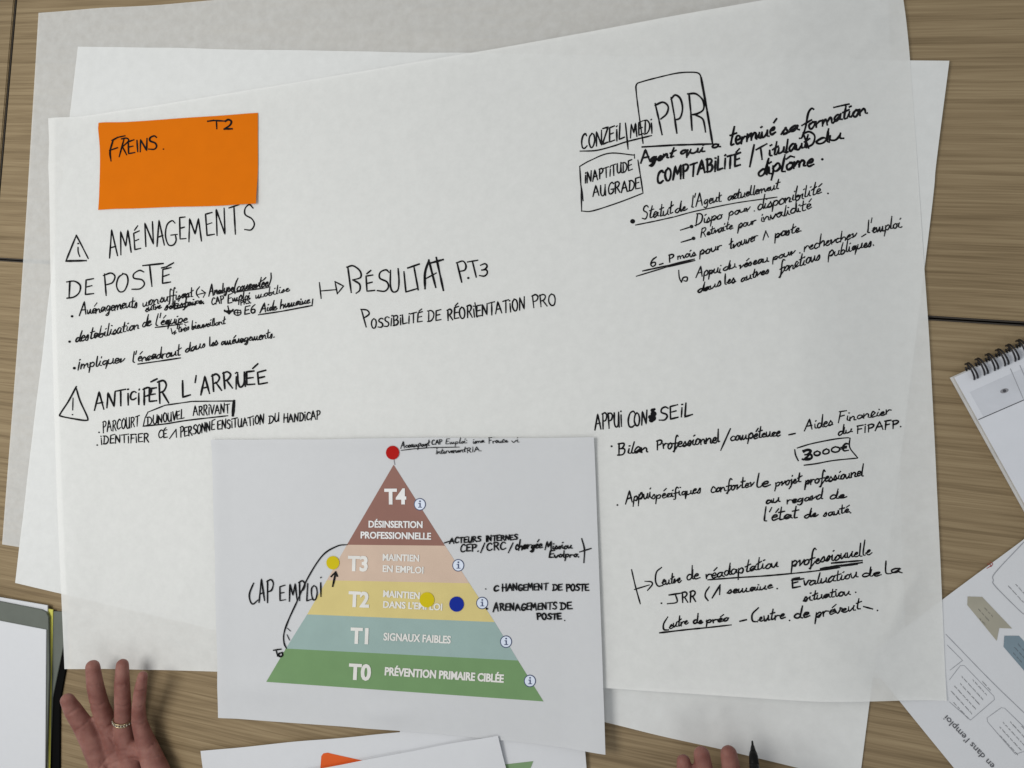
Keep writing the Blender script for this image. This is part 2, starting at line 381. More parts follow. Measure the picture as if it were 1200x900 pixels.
class Pen:
    """collects strokes in photo positions and lays them as ink on a sheet"""
    def __init__(s, sheet, parent, label, mat_=None, lift=.0003, name='handwriting'):
        s.sh, s.par, s.label, s.m, s.lift, s.name = sheet, parent, label, mat_ or M_INK, lift, name
        s.vs, s.fs = [], []; s.rng = random.Random(label); s.n = 0
        s.at_block(0, 0, 1)
    def at_block(s, ox, oy, k): s.ox, s.oy, s.k = ox, oy, k; return s
    def stroke(s, pts, w_):
        w_ = w_*1.04
        """pts: dense 2D photo points, w_: width in photo px"""
        if len(pts) < 2: return
        s.n += 1; z = s.lift + (s.n % 40)*1.5e-6
        ph = s.rng.random()*6
        L, Rr = [], []; N = len(pts)
        # round caps as extra narrow rows
        def tang(i):
            a, b = pts[max(0, i-1)], pts[min(N-1, i+1)]; d = b-a
            return d.normalized() if d.length > 1e-6 else Vector((1, 0))
        rows = []
        t0, t1 = tang(0), tang(N-1)
        for a in (1.0, .7, .25): rows.append((pts[0]-t0*w_*.5*a, t0, math.sqrt(max(0, 1-a*a))))
        for i in range(N): rows.append((pts[i], tang(i), (.86+.30*noise.noise((i*.16, ph*9, .5))+.14)*min(1, .72+.09*min(i, N-1-i))))
        for a in (.25, .7, 1.0): rows.append((pts[-1]+t1*w_*.5*a, t1, math.sqrt(max(0, 1-a*a))))
        b0 = len(s.vs)
        for p, t, k in rows:
            n = Vector((-t.y, t.x)); k = max(k, .05)*w_*.5
            for q in (p+n*k, p-n*k): s.vs.append(s.sh.at(q.x, q.y, z))
        for i in range(len(rows)-1):
            k = b0+2*i; s.fs.append((k, k+1, k+3, k+2))
    def line(s, pts, w_=1.6, curve=False):
        P = [Vector((s.ox+x/s.k, s.oy+y/s.k)) for x, y in pts]
        if not curve and len(P) > 2:           # rounded polyline: corners stay corners
            for a, b in zip(P, P[1:]): s.stroke(dens([a, b], 1.6), w_)
        else: s.stroke(smooth(P, 1.2) if curve else dens(P, 1.6), w_)
        return s
    def dot(s, x, y, r):
        c = Vector((s.ox+x/s.k, s.oy+y/s.k)); b0 = len(s.vs); r = r/s.k
        s.vs.append(s.sh.at(c.x, c.y, s.lift))
        for i in range(14):
            a = i*math.pi/7; s.vs.append(s.sh.at(c.x+r*math.cos(a), c.y+r*math.sin(a)*.92, s.lift))
        for i in range(14): s.fs.append((b0, b0+1+(i+1) % 14, b0+1+i))
        return s
    def text(s, txt, x0, y0, x1, y1, h, w_=1.5, lean=0.0):
        a = Vector((s.ox+x0/s.k, s.oy+y0/s.k)); b = Vector((s.ox+x1/s.k, s.oy+y1/s.k)); h = h/s.k
        G = [ALT[c] if c in ALT and s.rng.random() < .5 else glyph(c) for c in txt]; tot = sum(g[0] for g in G)
        d = (b-a)/tot; up = Vector((lean, -1)); x = 0
        cursive = sum(c in LOW or (c in ACC and ACC[c][0] in LOW) for c in txt) > len(txt)*.5
        tilt = lean+(s.rng.uniform(.04, .16) if cursive else 0); up = Vector((tilt, -1))
        js = .030 if cursive else .020; last = None
        for ch, (gw, st) in zip(txt, G):
            kh = 1+s.rng.uniform(-.08, .08)*(1.5 if cursive else 1); dy = s.rng.uniform(-.045, .045); sk = s.rng.uniform(-.06, .06)
            low = ch in LOW or (ch in ACC and ACC[ch][0] in LOW)
            for k, one in enumerate(st.split('|')):
                if not one: continue
                sm = one[0] == '~'
                P = []
                for xy in one.lstrip('~').split():
                    gx, gy = map(float, xy.split(','))
                    gx += s.rng.uniform(-js, js); gy += s.rng.uniform(-js, js)
                    if low and gy < .52: gy *= .84
                    if not low: gx = .05*gw+gx*.86
                    P.append(a+d*(x+gx+sk*gy)+up*(h*(gy*kh+dy)))
                if low and k == 0 and last is not None and ch in 'aceimnoqrsuvéèê' and s.rng.random() < .7:
                    q0, q1 = last, P[0]; mid = (q0+q1)/2+Vector((0, h*.03))
                    s.stroke(smooth([q0, mid, q1], 1.0), w_*.85)
                s.stroke(smooth(P, 1.0) if sm else dens(P, 1.3), w_)
                if k == 0 or (low and sm): exit_ = P[-1]
            last = exit_ if (low and st) else None
            x += gw
        return s
    def done(s):
        o = mesh(s.name, s.vs, s.fs, s.m, s.par, False); o['label'] = s.label; return o

# ------------------------------------------------------------------ handwriting on the big sheet
def pen(label): return Pen(D, oD, label)
Z1, Z2, Z3, Z4, Z5 = (60, 120, 4.444), (60, 300, 4.444), (60, 420, 3.75), (360, 280, 4.0), (670, 70, 4.5)
Z6, Z7, Z8, Z9, Z10 = (840, 100, 6.0), (730, 200, 6.0), (880, 200, 6.0), (690, 460, 6.0), (870, 460, 6.0)
Z11, Z12 = (730, 620, 6.923), (890, 620, 6.667)

p = Pen(D, oD, 'hand drawn warning triangle beside AMÉNAGEMENTS', name='warning_triangle').at_block(*Z1)
p.line([(130, 692), (76, 826)], 1.7).line([(130, 692), (158, 745), (192, 812)], 1.7, True).line([(78, 826), (180, 824)], 2.4)
p.line([(139, 755), (140, 780), (148, 802)], 1.6, True).dot(140, 735, 5).done()
p = pen('handwritten heading AMÉNAGEMENTS').at_block(*Z1)
for c, x0, y0, x1, y1, hh in (('A', 300, 806, 348, 798, 128), ('M', 360, 795, 420, 780, 112), ('É', 430, 768, 466, 760, 96), ('N', 487, 748, 542, 738, 120), ('A', 548, 748, 590, 742, 128),
                               ('G', 590, 744, 660, 734, 125), ('E', 667, 718, 702, 716, 115), ('M', 714, 722, 790, 714, 122), ('E', 806, 696, 850, 690, 112),
                               ('N', 858, 696, 915, 688, 145), ('T', 930, 684, 985, 678, 135), ('S', 1002, 668, 1066, 660, 125)):
    p.text(c, x0, y0, x1+6, y1, hh, 1.75, -.07)
p.done()
p = pen('handwritten heading DE POSTE').at_block(*Z2)
p.text('D', 78, 218, 168, 208, 88, 1.8).text('E', 172, 204, 228, 198, 80, 1.8).text('P', 270, 206, 350, 196, 122, 1.8, -.05).text('O', 332, 190, 410, 182, 92, 1.8)
p.text('S', 415, 184, 505, 166, 100, 1.8).line([(478, 50), (582, 39)], 2.1).line([(512, 48), (524, 157)], 1.9).text('E', 572, 146, 630, 136, 80, 1.9).line([(575, 62), (600, 56), (636, 36)], 2.0).done()
p = pen('handwritten note beginning Aménagements non suffisants').at_block(*Z2)
p.dot(108, 314, 7).text('Anénagements', 145, 310, 450, 266, 66, 1.6).text('non', 472, 264, 560, 248, 62, 1.5).text('suffisant', 566, 244, 738, 210, 60, 1.5)
p.text('(', 752, 212, 778, 208, 42, 1.5).line([(765, 200), (800, 192)], 1.5).line([(784, 178), (803, 192), (792, 214)], 1.5)
p.text('Analyse', 818, 206, 950, 184, 56, 1.7).text('(concertée)', 950, 186, 1140, 156, 56, 1.7, .1).line([(945, 190), (1030, 178), (1122, 165)], 1.6)
p.text('entre', 488, 292, 570, 272, 46, 1.6).text('satisfaire.', 590, 282, 800, 246, 50, 1.7).line([(600, 268), (700, 250)], 1.6).line([(640, 278), (790, 238)], 1.4)
p.text('CAP', 834, 256, 902, 244, 36, 1.5).text('Emploi', 918, 246, 1036, 222, 46, 1.6).text('PRS.', 985, 256, 1042, 244, 24, 1.4).text('mobilise', 1060, 222, 1240, 184, 42, 1.4)
p.line([(920, 262), (926, 290)], 2).line([(903, 284), (926, 300), (946, 280)], 2.4).line([(905, 288), (944, 286)], 2.4)
p.line([(985, 284), (960, 282), (952, 300), (972, 310), (988, 298), (985, 282)], 1.5, True).line([(956, 296), (986, 294)], 1.5).line([(970, 282), (972, 310)], 1.4)
p.text('E6', 1004, 304, 1068, 294, 42, 1.7).text('Aide humaine', 1086, 296, 1345, 244, 46, 1.7).line([(1080, 306), (1200, 288), (1358, 258), (1362, 225)], 1.7).done()
p = pen('handwritten note déstabilisation de l’équipe with remark below').at_block(*Z2)
p.dot(95, 446, 7).text('destabilisation', 122, 450, 455, 380, 62, 1.6).text('de', 470, 372, 520, 360, 60, 1.6).text("l'équipe", 540, 366, 708, 346, 58, 1.6, .05).line([(542, 372), (610, 364), (682, 354)], 1.5)
p.line([(624, 378), (630, 405), (646, 390), (640, 408), (650, 400)], 1.5).text('très', 660, 398, 720, 386, 40, 1.4).text('bienveillant', 730, 384, 905, 352, 42, 1.5).done()
p = pen('handwritten note beginning Impliquer l’encadrant').at_block(*Z2)
p.dot(120, 584, 8).text('Impliquer', 132, 592, 380, 552, 56, 1.7).text("l'éncadrant", 420, 556, 672, 516, 58, 1.6, .04).line([(452, 563), (560, 548), (672, 531)], 1.7)
p.text('dans', 696, 506, 805, 474, 52, 1.6).text('les', 820, 474, 868, 460, 52, 1.6).text('aménagements.', 882, 466, 1165, 424, 52, 1.6).done()
p = Pen(D, oD, 'hand drawn warning triangle beside ANTICIPER', name='warning_triangle').at_block(*Z2)
p.line([(130, 680), (90, 755), (48, 820), (50, 834), (130, 850), (180, 856), (189, 842), (150, 755), (130, 690)], 1.8, True).line([(113, 740), (111, 802)], 1.3).dot(110, 826, 4).done()
p = pen('handwritten heading ANTICIPER L’ARRIVÉE').at_block(*Z2)
for c, x0, y0, x1, y1, hh in (('A', 222, 806, 276, 800, 92), ('N', 285, 788, 336, 780, 78), ('T', 334, 785, 388, 778, 84), ('I', 388, 776, 408, 772, 80), ('C', 408, 752, 440, 748, 44),
                               ('I', 444, 772, 462, 770, 82), ('P', 474, 774, 520, 768, 82), ('E', 505, 758, 548, 754, 74), ('R', 556, 764, 612, 760, 110),
                               ('L', 680, 734, 722, 726, 88), ("'", 746, 720, 768, 716, 84), ('A', 776, 722, 824, 716, 88), ('R', 838, 706, 888, 698, 84), ('R', 894, 694, 944, 688, 82), ('I', 950, 690, 972, 684, 78),
                               ('U', 968, 682, 1012, 678, 78), ('E', 1012, 676, 1060, 672, 76), ('E', 1072, 672, 1126, 664, 74)):
    p.text(c, x0, y0, x1+8, y1, hh, 2.2, -.02)
p.line([(520, 655), (550, 640)], 2.3).line([(1050, 585), (1075, 562)], 2.3).done()
p = pen('two handwritten notes in small capitals about the new arrival and disability').at_block(*Z3)
p.dot(210, 325, 4).text('PARCOURT', 226, 326, 388, 296, 46, 1.5).text('DU', 420, 294, 470, 284, 36, 1.5).text('NOUVEL', 470, 286, 585, 264, 38, 1.5).text('ARRIVANT', 622, 252, 786, 240, 42, 1.5)
p.line([(404, 298), (412, 262), (425, 236), (500, 206), (618, 189), (805, 187)], 1.5).line([(803, 188), (798, 250)], 3.6).line([(404, 298), (500, 288), (600, 272), (775, 252)], 1.6, True)
p.dot(202, 381, 4).text('IDENTIFIER', 216, 376, 432, 366, 36, 1.6).text('CÉ', 470, 352, 512, 346, 34, 1.5).line([(520, 352), (548, 312), (550, 346)], 1.5)
p.text('PERSONNE', 566, 348, 720, 314, 42, 1.6).text('ENSITUATION', 730, 314, 938, 284, 38, 1.6).text('DU', 954, 286, 1004, 276, 34, 1.5).text('HANDICAP', 1020, 282, 1184, 266, 36, 1.6).done()
p = pen('large handwritten heading RÉSULTAT P.T3 with arrow').at_block(*Z4)
p.line([(57, 205), (65, 278)], 1.6).line([(62, 244), (132, 238)], 1.5).line([(130, 200), (141, 257), (170, 221), (130, 200)], 1.6)
p.line([(190, 132), (206, 250)], 2).line([(186, 132), (215, 126), (247, 150), (250, 180), (214, 192)], 2, True).line([(214, 192), (245, 212), (246, 240), (230, 254)], 2, True)
p.text('É', 276, 248, 322, 244, 76, 2, -.05).text('S', 325, 254, 394, 248, 108, 2).line([(390, 148), (390, 220), (402, 248), (424, 240), (430, 200), (426, 140)], 2, True).text('L', 455, 246, 520, 236, 96, 2, -.06)
p.line([(472, 136), (524, 118)], 2.4).line([(500, 130), (520, 238)], 2.1).line([(552, 232), (552, 160), (570, 100)], 2.6, True).line([(570, 100), (602, 226)], 2.4).line([(556, 186), (604, 160)], 1.8)
p.line([(582, 112), (636, 97)], 2.6).line([(605, 88), (638, 240)], 2.5)
p.line([(702, 112), (724, 202)], 2).line([(700, 112), (730, 104), (744, 125), (738, 146), (714, 152)], 1.9, True).dot(755, 183, 6)
p.line([(752, 108), (798, 100)], 2).line([(774, 104), (792, 178)], 2).text('3', 805, 178, 852, 174, 60, 1.9).done()
p = pen('handwritten line POSSIBILITÉ DE RÉORIENTATION PRO').at_block(*Z4)
p.line([(254, 332), (276, 412)], 1.8).line([(252, 330), (280, 334), (290, 352), (264, 372)], 1.8, True).text('OSSIBILITÉ', 298, 420, 542, 386, 44, 1.7)
p.text('DE', 562, 390, 630, 378, 48, 1.7).text('RÉORIENTATION', 655, 382, 1026, 330, 54, 1.8, -.04).line([(786, 300), (796, 366)], 1.6).text('PRO', 1054, 322, 1172, 306, 56, 1.7, -.03).done()
# --- upper right block
p = pen('large letters PPR inside a hand drawn frame').at_block(*Z5)
p.line([(376, 440), (356, 300), (340, 170), (342, 130), (370, 116), (460, 92), (560, 70), (640, 66), (672, 74), (684, 100)], 1.6, True).line([(682, 95), (712, 260), (742, 440)], 2.6).line([(372, 460), (540, 450), (742, 444)], 2.3)
p.line([(440, 232), (458, 310), (476, 394)], 2.2).line([(440, 240), (480, 224), (508, 246), (500, 285), (470, 312)], 2.2, True)
p.line([(524, 200), (540, 290), (554, 386)], 2.2).line([(524, 208), (545, 186), (572, 205), (584, 255), (572, 305), (545, 318)], 2.2, True)
p.line([(618, 180), (628, 280), (634, 370)], 2.2).line([(612, 180), (655, 180), (692, 215), (694, 262), (660, 285), (632, 290)], 2.2, True).line([(645, 288), (688, 310), (700, 345), (705, 380)], 2.1, True).done()
p = pen('handwritten words CONSEIL MEDI beside the frame').at_block(*Z5)
p.text('CON', 50, 474, 168, 448, 78, 1.9).text('ZEIL', 158, 446, 280, 416, 82, 1.9).line([(45, 482), (130, 478), (220, 455), (290, 432), (420, 400)], 1.7, True).line([(283, 335), (297, 470)], 1.8)
p.text('MEDI', 308, 412, 430, 384, 72, 1.8).done()
p = pen('words INAPTITUDE AU GRADE in a hand drawn box').at_block(*Z5)
p.line([(42, 566), (48, 660), (60, 742)], 1.7).line([(50, 690), (52, 798)], 1.7).line([(42, 562), (100, 530), (200, 493), (330, 503)], 1.4, True).line([(330, 500), (331, 518)], 1.6).line([(349, 530), (362, 612), (375, 698)], 1.6).line([(52, 798), (110, 797), (250, 752), (375, 704)], 1.5, True)
p.text('INAPTITUDE', 66, 650, 322, 578, 52, 1.8).text('AU', 110, 724, 184, 712, 52, 1.8).text('GRADE', 190, 710, 364, 680, 56, 1.8).done()
p = pen('thick handwriting beginning Agent qui a terminé sa formation').at_block(*Z5)
p.text('A', 362, 545, 420, 535, 62, 2.6).text('gent', 408, 545, 535, 514, 62, 2.4, .12).text('qui', 562, 502, 705, 482, 52, 2.4).text('a', 735, 468, 782, 462, 46, 2.4).text('COMPTABILITÉ', 448, 652, 892, 556, 68, 2.7, .05)
p.at_block(*Z6).text('terminé', 84, 425, 410, 345, 130, 2.7, .05).text('sa', 452, 352, 575, 318, 100, 2.7).text('f', 588, 330, 650, 300, 140, 2.6, .1).text('ormation', 640, 316, 1058, 192, 105, 2.7)
p.line([(825, 155), (880, 142), (928, 132)], 2.6).line([(262, 420), (232, 570)], 2.6).line([(278, 452), (350, 412)], 2.5).line([(308, 438), (318, 518)], 2.5).text('itulant', 360, 505, 645, 435, 105, 2.5)
p.line([(608, 335), (626, 390), (645, 440)], 2.6).line([(608, 340), (650, 326), (688, 355), (676, 410), (630, 438)], 2.4, True).text('du', 695, 416, 885, 374, 95, 2.6).text('diplôme', 286, 642, 680, 560, 118, 2.7, .03).dot(742, 520, 10).done()
p = pen('underlined line Statut de l’Agent actuellement').at_block(*Z7)
p.dot(68, 356, 18).text('Statut', 130, 346, 350, 300, 95, 1.7).text('de', 362, 302, 448, 280, 85, 1.7).text("l'Agent", 478, 258, 690, 214, 82, 1.6).text('actuellement', 735, 212, 1095, 128, 72, 1.7)
p.line([(90, 382), (220, 356), (350, 327)], 1.6).line([(350, 328), (480, 292), (600, 266), (800, 226), (1082, 186)], 1.4, True).done()
p = pen('two arrowed lines Dispo pour disponibilité, Retraite pour invalidité').at_block(*Z7)
p.line([(405, 418), (480, 394)], 1.6).dot(482, 393, 14).line([(410, 503), (495, 478)], 1.6).dot(496, 476, 14)
p.text('Dispo', 502, 386, 695, 335, 78, 1.6).text('pour', 740, 322, 895, 278, 62, 1.6).dot(924, 283, 5).text('disponibilité', 940, 282, 1392, 160, 92, 1.7).dot(1442, 160, 7)
p.text('Retraite', 542, 470, 770, 406, 66, 1.6).text('pour', 808, 408, 935, 368, 62, 1.6).text('invalidité', 962, 362, 1325, 268, 78, 1.7).done()
p = pen('double underlined line 6 P mois pour trouver 1 poste').at_block(*Z7)
p.text('6', 188, 674, 242, 664, 66, 1.8).line([(258, 660), (280, 653)], 2).text('P', 320, 646, 366, 638, 56, 1.8).text('mois', 382, 624, 512, 598, 62, 1.7).text('pour', 535, 598, 695, 548, 66, 1.7).text('trouver', 748, 555, 945, 486, 84, 1.6)
p.line([(985, 486), (1004, 424), (1022, 466)], 1.6).text('poste.', 1065, 478, 1262, 422, 82, 1.7).line([(140, 705), (320, 666), (500, 622)], 1.8).line([(95, 742), (300, 680), (505, 632)], 1.5).done()
p = pen('handwritten lines Appui du réseau pour rechercher l’emploi').at_block(*Z7)
p.line([(392, 702), (396, 750), (410, 784)], 1.7, True).line([(412, 782), (425, 752), (452, 750), (448, 776), (430, 774)], 1.7, True)
p.text('Appui', 510, 752, 690, 716, 78, 1.7).text('du', 700, 704, 795, 680, 66, 1.7).text('réseau', 815, 690, 1022, 636, 66, 1.7).text('pour', 1050, 636, 1205, 586, 66, 1.7).dot(1244, 578, 6).text('rechercher', 1270, 570, 1640, 468, 82, 1.7)
p.line([(1680, 464), (1708, 446)], 1.7).text("l'emploi.", 1715, 442, 1968, 398, 86, 1.7)
p.text('dans', 522, 862, 692, 808, 64, 1.7).text('les', 710, 806, 790, 784, 74, 1.7).text('autres', 825, 784, 1032, 716, 64, 1.7).text('fonctions', 1098, 722, 1388, 624, 88, 1.7).text('publiques.', 1442, 610, 1772, 522, 84, 1.7).done()
# --- lower right block
p = pen('heading APPUI CONSEIL with a blotted letter').at_block(*Z9)
p.text('APPUI', 40, 265, 240, 240, 106, 2.0, -.04).text('C', 272, 250, 338, 240, 105, 2).text('ON', 318, 240, 418, 218, 90, 2).text('SEIL', 492, 204, 735, 156, 92, 2.1)
for q in ((448, 180, 26), (440, 195, 18), (455, 150, 22), (448, 125, 15), (460, 118, 10), (432, 172, 16)): p.dot(*q)
p.done()
p = pen('line Bilan professionnel / compétence, Aides financières du FIPAFP').at_block(*Z9)
p.dot(160, 378, 8).text('B', 200, 446, 262, 436, 80, 2.0).text('ilan', 268, 430, 415, 414, 78, 2.0).text('P', 472, 404, 520, 396, 66, 2).text('rofessionnel', 518, 398, 920, 350, 92, 1.9).line([(995, 255), (928, 405)], 1.8).text('compétence', 992, 342, 1345, 306, 80, 1.8)
p.at_block(*Z10).line([(328, 297), (370, 288)], 2).text('Aides', 435, 270, 635, 228, 82, 1.8).text('Financier', 668, 212, 1042, 152, 72, 1.8).text('du', 668, 306, 775, 276, 60, 1.8).text('FIPAFP.', 800, 286, 1125, 240, 54, 1.9).done()
p = pen('sum 3000 € in a hand drawn box').at_block(*Z10)
p.line([(386, 390), (470, 364), (560, 344), (660, 326), (742, 318), (757, 324)], 1.6, True).line([(757, 322), (752, 365), (762, 400), (810, 458)], 1.7, True).line([(435, 511), (520, 500), (640, 478), (808, 461)], 1.6, True).line([(368, 404), (374, 440), (392, 478)], 1.9, True)
p.text('3', 418, 474, 500, 468, 76, 2.6).text('2', 425, 475, 495, 462, 60, 2.2).text('0', 498, 446, 558, 440, 40, 2.2).text('0', 556, 438, 618, 432, 44, 2.2).text('0', 620, 425, 700, 418, 52, 2.2).text('€', 692, 420, 756, 412, 58, 2.2).done()
p = pen('lines Appui spécifiques conforter le projet professionnel').at_block(*Z9)
p.dot(201, 791, 7).text('Appui', 255, 782, 438, 740, 88, 1.8).text('spécifiques', 440, 752, 790, 704, 72, 1.7).text('conforter', 855, 706, 1160, 662, 76, 1.8)
p.at_block(*Z10).text('le', 92, 668, 195, 655, 88, 1.9).text('projet', 228, 666, 412, 626, 78, 1.8).text('professionnel', 438, 652, 852, 584, 82, 1.9).text('au', 160, 788, 265, 768, 60, 1.9).text('regard', 308, 782, 562, 746, 70, 1.8).text('de', 606, 752, 725, 742, 62, 1.9)
p.text("l'état", 142, 905, 388, 880, 90, 1.9).text('de', 432, 884, 525, 866, 66, 1.9).text('santé.', 566, 872, 772, 842, 66, 1.9).done()
p = pen('arrowed line Centre de réadaptation professionnelle, underlined').at_block(*Z11)
p.line([(70, 330), (100, 460), (140, 605)], 1.6, True).line([(94, 490), (212, 454)], 1.6).line([(180, 424), (228, 428), (238, 450), (200, 497)], 1.6, True)
p.line([(312, 312), (272, 350), (264, 420), (285, 462), (322, 458)], 1.8, True).text('entre', 315, 455, 468, 430, 100, 1.7).text('de', 512, 418, 618, 404, 112, 1.8).text('réadaptation', 668, 408, 1258, 305, 96, 1.8).line([(690, 412), (900, 396), (1177, 378), (1513, 346), (1760, 312)], 1.7, True)
p.at_block(*Z12).text('professionnelle', 248, 300, 870, 200, 112, 1.9).line([(480, 312), (560, 296), (640, 284), (760, 274)], 2.8).line([(565, 266), (680, 256), (800, 246)], 2.4).line([(640, 288), (800, 262)], 2.6).done()
p = pen('lines JRR, 1 semaine, évaluation de la situation').at_block(*Z11)
p.dot(312, 602, 8).line([(375, 535), (470, 520)], 1.9).line([(425, 530), (438, 592), (362, 606)], 1.9, True).text('RR', 475, 595, 598, 585, 88, 1.9).line([(700, 470), (672, 512), (668, 548), (690, 580)], 1.8, True)
p.line([(724, 558), (788, 454), (784, 530)], 1.9).text('semaine', 842, 526, 1212, 482, 70, 1.8)
p.at_block(*Z12).dot(138, 465, 7).text('E', 250, 462, 330, 448, 74, 2.0).line([(252, 400), (345, 388)], 2).text('valuation', 335, 446, 770, 378, 92, 1.9).text('de', 792, 378, 948, 364, 66, 1.9).text('la', 978, 348, 1108, 344, 92, 1.9, -.1)
p.text('situation', 342, 566, 712, 510, 80, 1.9).dot(752, 494, 7).done()
p = pen('last line Centre de préo, Centre de prévention').at_block(*Z11)
p.line([(362, 715), (330, 770), (332, 815), (368, 818)], 1.8, True).text('entre', 372, 812, 525, 772, 88, 1.7).text('de', 565, 772, 645, 764, 72, 2).text('préo', 672, 768, 855, 742, 62, 2.0).line([(298, 842), (520, 816), (700, 798), (876, 778)], 1.8, True).line([(950, 748), (1000, 736)], 2.2)
p.line([(1098, 640), (1050, 690), (1052, 745), (1090, 752)], 2, True).text('entre', 1096, 752, 1310, 722, 92, 1.9)
p.at_block(*Z12).dot(235, 714, 7).text('de', 266, 704, 385, 690, 86, 2.1).text('prévent', 432, 694, 792, 624, 92, 1.9).line([(815, 606), (882, 624)], 2.1).dot(922, 636, 7).done()

# ------------------------------------------------------------------ orange card lying on the sheet
CARD = Sheet([(118, 145), (302, 132), (301, 239), (115, 246)], 0, lambda u, v, x, y: D.h(x, y)-gbase(x, y)+.0009+.0022*sstep(.72, 1, u)*sstep(.6, 1, v)+.0010*sstep(.2, 0, u)*sstep(.4, 0, v), z=D.h(U(210, 190).x, U(210, 190).y)+.0012)
oC = tag(CARD.build('index_card', M_ORANGE, 24, 14), 'bright orange rectangular card headed FREINS, lying on the written sheet', 'card')
p = Pen(CARD, oC, 'word FREINS in black marker').at_block(*Z1)
p.line([(320, 200), (306, 255), (311, 304)], 1.8, True).line([(316, 198), (345, 182), (382, 174)], 1.8).line([(304, 250), (344, 236)], 1.8).line([(378, 192), (354, 282)], 1.8).line([(366, 190), (392, 186), (402, 200), (370, 232)], 1.7, True).line([(372, 234), (392, 272)], 1.7).text('E', 398, 270, 440, 264, 72, 1.8).line([(446, 198), (450, 256)], 1.7).text('N', 460, 255, 510, 248, 66, 1.8).text('S', 505, 250, 560, 244, 68, 2.0).dot(584, 243, 4).done()
p = Pen(CARD, oC, 'mark T2 in black marker').at_block(*Z1)
p.line([(816, 98), (845, 94), (902, 97)], 2.3).line([(860, 97), (862, 136)], 2.0).text('2', 898, 140, 948, 138, 48, 2.3).done()

# ------------------------------------------------------------------ A3 print with the pyramid
def a3_local(u, v, x, y):
    z = D.h(x, y)-gbase(x, y)-.0018+.0010
    z += .0030*sstep(.90, 1, u)*(.4+.6*v) + .0016*sstep(.06, 0, u) + .0014*sstep(.05, 0, v) + .0012*math.exp(-((u-.44)/.05)**2)*.5
    z += .0018*sstep(.80, 1, u)*sstep(.85, 1, v)
    z += .0012*(math.exp(-(((u-.93)/.06)**2+((v-.05)/.05)**2))+.8*math.exp(-(((u-.33)/.10)**2+((v-.03)/.04)**2)))
    z += .0020*(math.exp(-(((u-.12)/.12)**2+((v-.88)/.05)**2)))+.0022*math.exp(-(((u-.48)/.07)**2+((v-.93)/.035)**2))+.0003*math.exp(-((u-.405)/.03)**2)
    return z+.0018
A3 = Sheet([(249, 515), (697, 512), (711, 880), (256, 841)], .0008, a3_local, edges={'bottom': [(470, 857)], 'right': [(702, 640)]}, z=D.h(U(480, 690).x, U(480, 690).y)+.0024)
oP = tag(A3.build('printed_poster', M_PRINT, 150, 110), 'white printed page with a five band coloured pyramid, at the bottom centre', 'poster')
def band(name, quad, m, lift=.00022, nx=70, ny=16, label=None):
    tl, tr, br, bl = [Vector(q) for q in quad]; vs, fs = [], []
    for j in range(ny+1):
        for i in range(nx+1):
            u, v = i/nx, j/ny; q = (tl*(1-u)+tr*u)*(1-v)+(bl*(1-u)+br*u)*v
            vs.append(A3.at(q.x, q.y, lift))
    for j in range(ny):
        for i in range(nx):
            k = j*(nx+1)+i; fs.append((k+nx+1, k+nx+2, k+1, k))
    o = mesh(name, vs, fs, m, oP); o['label'] = label; return o
Lp = [(461, 545), (406.5, 638.4), (383, 680), (360, 720), (335, 760), (312, 799)]
Rp = [(461.5, 545), (521.5, 639.5), (550, 683.5), (579.6, 729), (607, 774), (637, 822)]
COLS = [('brown', (.265, .125, .098)), ('beige', (.62, .47, .37)), ('yellow', (.66, .55, .22)), ('blue green', (.305, .425, .405)), ('green', (.165, .300, .128))]
for k, (cn, c) in enumerate(COLS):
    band('pyramid_band', (Lp[k], Rp[k], Rp[k+1], Lp[k+1]), mat('print_'+cn.replace(' ', '_'), c, .55, tint=.03), label=cn+' band of the printed pyramid')

def print_text(sheet, parent, txt, a, b, h, m, bold=.03, name='printed_text', lift=.0007, heavy=True):
    """block letters laid on a sheet from photo position a to b (baseline), height h px"""
    cu = bpy.data.curves.new('printed_text', 'FONT'); cu.body = txt; cu.offset = bold; cu.resolution_u = 3
    o = bpy.data.objects.new('printed_text', cu); COL.objects.link(o)
    dg = bpy.context.evaluated_depsgraph_get(); dg.update()
    me = bpy.data.meshes.new_from_object(o.evaluated_get(dg)); bpy.data.objects.remove(o)
    xs = [v.co.x for v in me.vertices]; x0, x1 = min(xs), max(xs)
    A_, B_ = Vector(a), Vector(b); d = B_-A_
    n = Vector((d.y, -d.x)).normalized()*h
    co = [v.co.copy() for v in me.vertices]; fs = [tuple(p.vertices) for p in me.polygons]; bpy.data.meshes.remove(me)
    vs, ff = [], []
    for q_, sh in enumerate((-.02*h, 0, .02*h) if heavy else (0,)):     # heavy strokes
        b0 = len(vs)
        for c in co:
            t = (c.x-x0)/(x1-x0); q = A_+d*t+d.normalized()*sh+n*(c.y/.72)
            vs.append(sheet.at(q.x, q.y, lift+q_*.00002))
        ff += [tuple(b0+k for k in f) for f in fs]
    me = bpy.data.meshes.new(name); me.from_pydata(vs, [], ff); me.update()
    me.name = name
    ob = link(name, me, m, parent, False); ob['label'] = 'printed words '+txt if len(txt) > 2 else 'printed mark '+txt
    return ob
M_WHITE = mat('print_white', (.80, .80, .80), .6)
M_PALE = mat('print_pale', (.76, .75, .72), .6)
